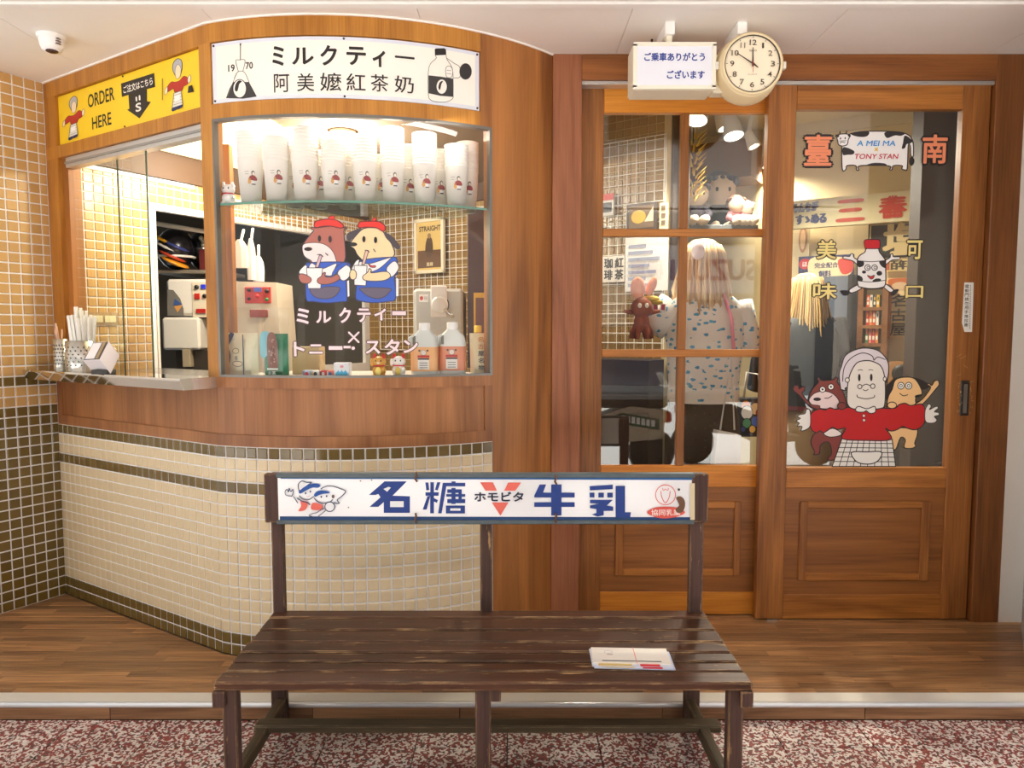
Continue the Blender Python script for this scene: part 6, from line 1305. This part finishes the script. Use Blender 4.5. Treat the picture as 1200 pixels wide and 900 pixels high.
def person(name, label, X0, Y0, H, arms, lean=0.0):
    k = H / 1.6; G = lambda x, y, z: (X0 + x * k, Y0 + y * k, z * k)   # faces away from the door (+y)
    N = {'pelvis': (G(0, 0, .86), (.13 * k, .10 * k)), 'waist': (G(0, 0, 1.02), (.115 * k, .085 * k)), 'chest': (G(0, .01, 1.20), (.14 * k, .095 * k)), 'sh': (G(0, .0, 1.32), (.09 * k, .07 * k)), 'neck': (G(0, .01, 1.40), .045 * k), 'head': (G(0, .02, 1.48), (.07 * k, .085 * k)), 'crown': (G(0, .02, 1.55), (.06 * k, .07 * k))}
    E = [('pelvis', 'waist'), ('waist', 'chest'), ('chest', 'sh'), ('sh', 'neck'), ('neck', 'head'), ('head', 'crown')]
    for s, sx in (('l', -1), ('r', 1)):
        N[s + 'hip'] = (G(sx * .085, 0, .80), .085 * k); N[s + 'knee'] = (G(sx * .09, .01, .46), .055 * k); N[s + 'ank'] = (G(sx * .09, -.01, .09), .036 * k); N[s + 'toe'] = (G(sx * .1, .12, .03), .03 * k)
        E += [('pelvis', s + 'hip'), (s + 'hip', s + 'knee'), (s + 'knee', s + 'ank'), (s + 'ank', s + 'toe')]
        sh, el, wr, ha = arms[s]
        N[s + 'sho'] = (G(*sh), .048 * k); N[s + 'elb'] = (G(*el), .038 * k); N[s + 'wri'] = (G(*wr), .026 * k); N[s + 'palm'] = (G(*ha), (.034 * k, .018 * k))
        E += [('sh', s + 'sho'), (s + 'sho', s + 'elb'), (s + 'elb', s + 'wri'), (s + 'wri', s + 'palm')]
        d_ = (Vector(ha) - Vector(wr)).normalized(); w_ = d_.cross(Vector((0, 0, 1))).normalized()
        for f in range(4):
            b_ = Vector(ha) + w_ * (.024 * (f - 1.5) / 1.5); L_ = (.062, .074, .07, .054)[f]
            N[s + 'f%da' % f] = (G(*(b_ + d_ * L_ * .55)), .0085 * k); N[s + 'f%db' % f] = (G(*(b_ + d_ * L_ + Vector((0, 0, -.015)))), .007 * k); E += [(s + 'palm', s + 'f%da' % f), (s + 'f%da' % f, s + 'f%db' % f)]
        b_ = Vector(wr) + (Vector(ha) - Vector(wr)) * .35; N[s + 'tha'] = (G(*(b_ + w_ * -.045 + d_ * .02)), .009 * k); N[s + 'thb'] = (G(*(b_ + w_ * -.06 + d_ * .05)), .0075 * k); E += [(s + 'wri', s + 'tha'), (s + 'tha', s + 'thb')]
    t = figure(name, label, (X0, Y0, 0), N, E, 'pelvis')
    hd = Vector(G(0, .02, 1.5))
    part('face', MB().ell(hd + Vector((0, .085, .0)) * k, (.012 * k, .018 * k, .02 * k), SKIN).ell(hd + Vector((-.03, .082, .022)) * k, (.012 * k, .006 * k, .007 * k), M((60, 50, 44), .3), 8, 6).ell(hd + Vector((.03, .082, .022)) * k, (.012 * k, .006 * k, .007 * k), M((60, 50, 44), .3), 8, 6).ell(hd + Vector((0, .084, -.04)) * k, (.024 * k, .006 * k, .006 * k), M((190, 90, 90), .5), 8, 6).ell(hd + Vector((-.088, 0, 0)) * k, (.012 * k, .02 * k, .028 * k), SKIN, 8, 6).ell(hd + Vector((.088, 0, 0)) * k, (.012 * k, .02 * k, .028 * k), SKIN, 8, 6), t)
    return t, G, k
def long_hair(t, hd, k, L_, cols, spread=.16, n=72):
    m = MB(); mats = [M(c, .42) for c in cols]; rg = random.Random(5); colms = []
    for i in range(n + 1):
        a_ = pi - .55 + (pi + 1.1) * i / n; c_, s_ = cos(a_), sin(a_); w = 1 + rg.uniform(-.05, .05); l = L_ * rg.uniform(.78, 1.06) * (.72 + .28 * abs(s_)); sp = spread * rg.uniform(.88, 1.1); pts = []
        for rr, z in ((.01, .128), (.045, .122), (.08, .095), (.102, .05), (.108, .0)): pts.append(hd + Vector((c_ * rr * w, s_ * rr * 1.08 * w, z)) * k)
        for u in (.25, .5, .75, .92, 1.0):
            r2 = (.108 + (sp - .108) * min(1, u * 1.25)) * k * (1 - .35 * max(0, u - .75) * 4 * rg.uniform(.2, 1)); pts.append(hd + Vector((c_ * r2 * w, s_ * min(r2, .135 * k) * 1.08 * w, -l * u)))
        colms.append(pts)
    for i in range(n):
        A, B = colms[i], colms[i + 1]; vs = A + B[:-1] + [(A[-1] + B[-1]) / 2 + Vector((0, 0, -.02))]; q = len(A)
        m.add(vs, [[j, j + 1, q + j + 1, q + j] for j in range(q - 1)], mats[rg.randrange(len(mats))], True)
    for i in range(0, n, 3): m.tube([p + Vector((0, -.004, 0)) for p in colms[i][2:]], [.006 * k] * 6 + [.004, .0015], mats[rg.randrange(len(mats))], 5)
    return part('hair', m, t)
# woman in the printed shirt
t1, G, k = person('person', 'fair haired person seen from behind in a white shirt with blue prints and patterned skirt', 0.875, 3.27, 1.53,
    {'l': ((-.165, 0, 1.31), (-.325, .0, 1.13), (-.27, .19, 1.06), (-.22, .27, 1.07)), 'r': ((.165, 0, 1.31), (.22, .03, 1.06), (.15, .22, 1.02), (.10, .30, 1.03))})
SHIRT = spotty((238, 234, 226), (70, 150, 196), (110, 180, 214), 26, .34)
m = MB(); g = lambda *a: Vector(G(*a))
m.loft([ringe(g(0, 0, .855), .165, .125), ringe(g(0, 0, .95), .160, .12), ringe(g(0, 0, 1.10), .172, .128), ringe(g(0, .005, 1.22), .185, .13), ringe(g(0, .005, 1.31), .178, .11), ringe(g(0, .005, 1.37), .11, .085), ringe(g(0, .01, 1.40), .062, .062)], SHIRT, cap=False)
for a_, b_ in (((-.15, 0, 1.32), (-.255, .0, 1.20)), ((.15, 0, 1.32), (.225, .03, 1.10))):
    a_, b_ = g(*a_), g(*b_); c_ = (a_ + b_) / 2; m.tube([a_, c_, b_], [.072, .066, .066], SHIRT, 16)
part('shirt', m, t1)
SKIRT = spotty((74, 58, 40), (40, 30, 22), (104, 78, 48), 48, .3)
part('skirt', MB().loft([ringe(g(0, 0, .87), .135, .108), ringe(g(0, 0, .80), .16, .13), ringe(g(0, 0, .68), .172, .14), ringe(g(0, 0, .30), .175, .145)], SKIRT, cap=False), t1)
long_hair(t1, g(-.01, .02, 1.5), k, .23, [(214, 182, 126), (190, 152, 98), (232, 208, 160)], spread=.13)
part('hair_tie', MB().ell(g(-.06, -.09, 1.56), (.03, .025, .04), M((240, 224, 228), .8)), t1)
part('pink_strap', MB().tube([g(.06, -.10, 1.36), g(.085, -.14, 1.25), g(.10, -.14, 1.10)], .008, M((240, 150, 170), .6)), t1)
part('shoe', MB().ell(g(-.095, .06, .035), (.045, .11, .035), M((60, 50, 46), .6)), t1); part('shoe', MB().ell(g(.095, .06, .035), (.045, .11, .035), M((60, 50, 46), .6)), t1)
# the other one, dark jacket, print bag on the arm
t2, G, k = person('person', 'person with long straw coloured hair seen from behind in a black jacket', 1.70, 4.15, 1.45,
    {'l': ((-.165, 0, 1.31), (-.27, .0, 1.05), (-.29, .05, .86), (-.29, .09, .80)), 'r': ((.165, 0, 1.31), (.24, .02, 1.05), (.22, .14, .86), (.20, .20, .82))})
g = lambda *a: Vector(G(*a)); JK = M((30, 30, 34), .6)
m = MB().loft([ringe(g(0, 0, .78), .185, .145), ringe(g(0, 0, .95), .178, .14), ringe(g(0, 0, 1.12), .185, .14), ringe(g(0, .005, 1.25), .19, .13), ringe(g(0, .005, 1.33), .17, .11), ringe(g(0, .01, 1.39), .08, .075)], JK, cap=False)
for a_, b_, c_ in (((-.15, 0, 1.32), (-.275, .0, 1.05), (-.293, .05, .88)), ((.15, 0, 1.32), (.243, .02, 1.05), (.222, .13, .88))): m.tube([g(*a_), g(*b_), g(*c_)], [.085, .07, .055], JK, 14)
part('jacket', m, t2)
part('jacket_hem', MB().loft([ringe(g(0, 0, .765), .19, .15), ringe(g(0, 0, .79), .19, .15)], M((110, 40, 46), .6), cap=False), t2)
part('trousers', MB().loft([ringe(g(0, 0, .80), .15, .12), ringe(g(0, 0, .70), .165, .135), ringe(g(0, 0, .10), .16, .12)], M((166, 136, 100), .7), cap=False), t2)
long_hair(t2, g(0, .02, 1.5), k, .46, [(206, 168, 104), (180, 140, 82), (226, 196, 140)], spread=.17, n=120)
part('shoe', MB().ell(g(-.095, .06, .035), (.045, .11, .035), BLACK), t2); part('shoe', MB().ell(g(.095, .06, .035), (.045, .11, .035), BLACK), t2)
a, b = P(866, 466, 3.98), P(892, 512, 3.98)
t = thing('tote_bag', 'black tote bag with a colourful print hanging behind the lower pane', 'bag', ((a.x + b.x) / 2, 3.98, b.z)); part('bag_body', MB().box((a.x, 3.98, b.z), (b.x + .03, 4.02, a.z), M((40, 38, 44), .7), .006), t)
d = Dec(UV(Plane((0, 3.98, 0), (1, 0, 0), (0, -1, 0)), a.x, b.x, b.z, a.z, 0), off=.001, step=.0003, px=False)
for x_, y_, r_, c in ((.3, .8, .2, (226, 130, 60)), (.7, .72, .22, (240, 200, 150)), (.35, .62, .25, (236, 232, 230)), (.75, .4, .2, (60, 100, 190)), (.35, .35, .18, (90, 150, 110)), (.6, .2, .14, (240, 180, 70)), (.2, .2, .1, (60, 70, 140)), (.85, .62, .12, (206, 60, 50))): d.ell(x_, y_, r_, r_ * .7, c, .02)
d.done('print', t); part('strap', MB().tube([Vector((a.x + .03, 3.99, a.z)), Vector((a.x + .045, 3.99, a.z + .14)), Vector((b.x - .02, 3.99, a.z + .13)), Vector((b.x - .01, 3.99, a.z))], .006, M((230, 222, 214), .6)), t)
Y = 2.95; a, b = P(838, 505, Y), P(868, 548, Y)
t = thing('shopping_bag', 'tall white paper shopping bag standing behind the lower pane', 'bag', ((a.x + b.x) / 2, Y, 0)); part('bag_body', MB().prism([Vector((a.x - .04, Y, 0)), Vector((b.x - .01, Y, 0)), Vector((b.x, Y, a.z - .02)), Vector((a.x + .01, Y, a.z))], (0, .06, 0), M((236, 236, 236), .6)), t)
part('handle', MB().tube([Vector((a.x + .03, Y + .03, a.z)), Vector((a.x + .09, Y + .10, a.z + .30)), Vector((b.x - .02, Y + .03, a.z))], .004, M((220, 220, 214), .6)), t)
single('display_counter', MB().surf_box(PWP, 1.2, 2.125, 0, 1.0, .045, .22, M((44, 30, 24), .5)), 'dark low counter along the tiled partition behind the bottom pane', 'counter')

# ================================================================== THE STREET BEHIND (seen as reflections)
struct('road', MB().box((-16, -24, -.3), (16, -.5, -.2), M((226, 226, 224), .8, var=.04, scale=3)))
for k, x_ in enumerate((-2.9, 3.0)):
    o = struct('column', MB().box((x_ - .25, -.62, -.25), (x_ + .25, -.3, 2.9), M((214, 206, 196), .7), .01))
struct('beam', MB().box((-9, -.75, 2.176), (9, -.5, 3.2), M((226, 220, 212), .7)))
fb = thing('shop_building', 'pale building across the street seen only as a reflection', 'building', (0, -12, -.2))
part('facade', MB().box((-14, -13, -.2), (14, -12, 7), M((222, 216, 206), .8)), fb)
part('canopy', MB().box((-12, -12, 3.25), (12, -11.2, 3.4), M((150, 150, 150), .7)), fb)
for k in range(9): w_ = part('window', MB().box((-11.5 + k * 2.7, -11.99, 4.2), (-9.8 + k * 2.7, -11.96, 5.8), M((236, 232, 226), .6)), fb); part('lattice', MB().box((-11.4 + k * 2.7, -11.96, 4.3), (-9.9 + k * 2.7, -11.95, 5.7), M((70, 80, 96), .3)), w_)
for k in range(5): part('shutter', MB().box((-11 + k * 4.6, -11.99, -.2), (-7.4 + k * 4.6, -11.95, 1.9), M((110, 112, 118), .6)), fb)
sgx0, sgx1 = 2.75, 6.75
sg = thing('dealer_sign', 'white dealer sign with purple lettering across the street, seen mirrored in the glass', 'sign', (4.75, -11.9, 2.1)); bd = part('board', MB().box((sgx0, -11.95, 2.05), (sgx1, -11.85, 3.2), M((244, 244, 248), .5)), sg)
class Back:
    curved = False
    def pt(s, u, v, off=0): return Vector((sgx1 - u, -11.85 + off, v))
d = Dec(Back(), off=.01, step=.004, px=False); PU = (100, 60, 140)
d.text('SUZUKI', .85, 2.85, 2.9, 2.38, PU, .03).poly([(.1, 2.62), (.4, 2.95), (.72, 2.68), (.4, 2.62)], (206, 110, 60), False).poly([(.1, 2.6), (.42, 2.28), (.74, 2.58), (.42, 2.6)], (120, 50, 110), False).text('機車', 3.1, 2.85, 3.9, 2.38, PU, .03)
d.done('lettering', bd)
car = thing('parked_car', 'dark blue parked car across the street seen only as a reflection', 'car', (2.6, -9, -.2)); CB = M((38, 42, 66), .2, coat=.6)
part('body', MB().loft([[Vector((2.6 + sx * 2.1, -9.0 + y_, z_)) for y_, z_ in ((-.85, .1), (-.85, .55), (-.8, .75), (.8, .75), (.85, .55), (.85, .1))] for sx in (-1, -.97, .97, 1)], CB, smooth=False), car)
part('cabin', MB().loft([[Vector((2.5 + x_ * w_, -9 + y_ * w_ * .5, z_)) for x_, y_ in ((-1.3, -1.5), (1.2, -1.5), (1.2, 1.5), (-1.3, 1.5))] for z_, w_ in ((.75, 1), (1.2, .78), (1.24, .7))], M((30, 34, 44), .1), smooth=False), car)
for sx in (-1.3, 1.35):
    for sy in (-.8, .8): part('wheel', MB().lathe((2.6 + sx, -9 + sy, .12), [(.0001, -.1), (.2, -.1), (.31, -.08), (.31, .08), (.2, .1), (.0001, .1)], M((24, 24, 26), .6), 20, axis=(0, 1, 0)), car)
# scooter parked behind the camera
def scooter(sx_, sy_, BG, SEATM, label, sticker, flip=1):
    sz_ = -.2
    sct = thing('scooter', label, 'scooter', (sx_ - .3, sy_, sz_))
    def SP_(x, y, z): return Vector((sx_ + x * flip, sy_ + y, sz_ + z))
    part('side_panel', MB().prism([SP_(.10, .14, .36), SP_(-.55, .14, .30), SP_(-.62, .14, .52), SP_(-.2, .14, .66), SP_(.12, .14, .62)], (0, -.28, 0), BG), sct)
    if sticker: stk = part('sticker', MB().prism([SP_(.06, .142, .44), SP_(-.30, .142, .50), SP_(-.36, .142, .56), SP_(-.28, .142, .60), SP_(.06, .142, .54)], (0, .004, 0), M((40, 90, 60), .5)), sct)
    for k_ in range(7 if sticker else 0): part('bar', MB().prism([SP_(.02 - k_ * .045, .147, .468 + k_ * .0075), SP_(-.012 - k_ * .045, .147, .474 + k_ * .0075), SP_(-.012 - k_ * .045, .147, .535 + k_ * .0075), SP_(.02 - k_ * .045, .147, .529 + k_ * .0075)], (0, .002, 0), M((240, 240, 236), .5)), stk)
    for k_ in range(5): part('vent', MB().prism([SP_(-.42 - k_ * .02, .142, .34 + k_ * .035), SP_(-.58 - k_ * .006, .142, .33 + k_ * .035), SP_(-.58 - k_ * .006, .142, .345 + k_ * .035), SP_(-.42 - k_ * .02, .142, .355 + k_ * .035)], (0, .004, 0), BLACK), sct)
    part('seat', MB().loft([ringe(SP_(.22, 0, .72), .02, .08), ringe(SP_(.1, 0, .73), .05, .14)], SEATM).box(SP_(-.75, -.15, .64), SP_(.14, .15, .75), SEATM, .03), sct)
    part('rear_rack', MB().tube([SP_(.1, -.12, .74), SP_(.32, -.12, .80), SP_(.32, .12, .80), SP_(.1, .12, .74)], .014, STEEL).tube([SP_(.30, -.1, .80), SP_(.36, -.1, .92), SP_(.36, .1, .92), SP_(.30, .1, .80)], .014, STEEL), sct)
    part('tail_lamp', MB().box(SP_(.1, -.1, .50), SP_(.19, .1, .60), M((200, 50, 30), .2), .02), sct)
    for x_ in (.02, -1.2): part('wheel', MB().lathe(SP_(x_, 0, .22), [(.1, -.05), (.19, -.06), (.22, 0), (.19, .06), (.1, .05)], M((26, 26, 28), .6), 24, axis=(0, 1, 0)), sct)
    part('front_shield', MB().prism([SP_(-.98, -.16, .3), SP_(-1.04, -.16, .3), SP_(-.95, -.16, .95), SP_(-.88, -.16, .95)], (0, .32, 0), BG), sct)
    part('floorboard', MB().box(SP_(-1.0, -.14, .26), SP_(-.5, .14, .32), M((60, 58, 54), .6), .01), sct)
    part('handlebar', MB().tube([SP_(-.86, -.3, 1.0), SP_(-.9, 0, .98), SP_(-.86, .3, 1.0)], .016, BLACK).tube([SP_(-1.18, 0, .25), SP_(-.9, 0, 1.0)], .03, BLACK), sct)
    return sct
scooter(1.28, -1.0, M((196, 184, 160), .3, coat=.3), BLACK, 'beige scooter with a green side sticker parked behind the viewer, mirrored in the lower pane', True)
scooter(1.84, -1.55, M((40, 34, 28), .6), M((52, 42, 30), .8), 'dark brown scooter parked beyond the beige one, mirrored in the lower pane', False, -1)  # unseen second scooter, added so its dark body blocks the bright road reflection
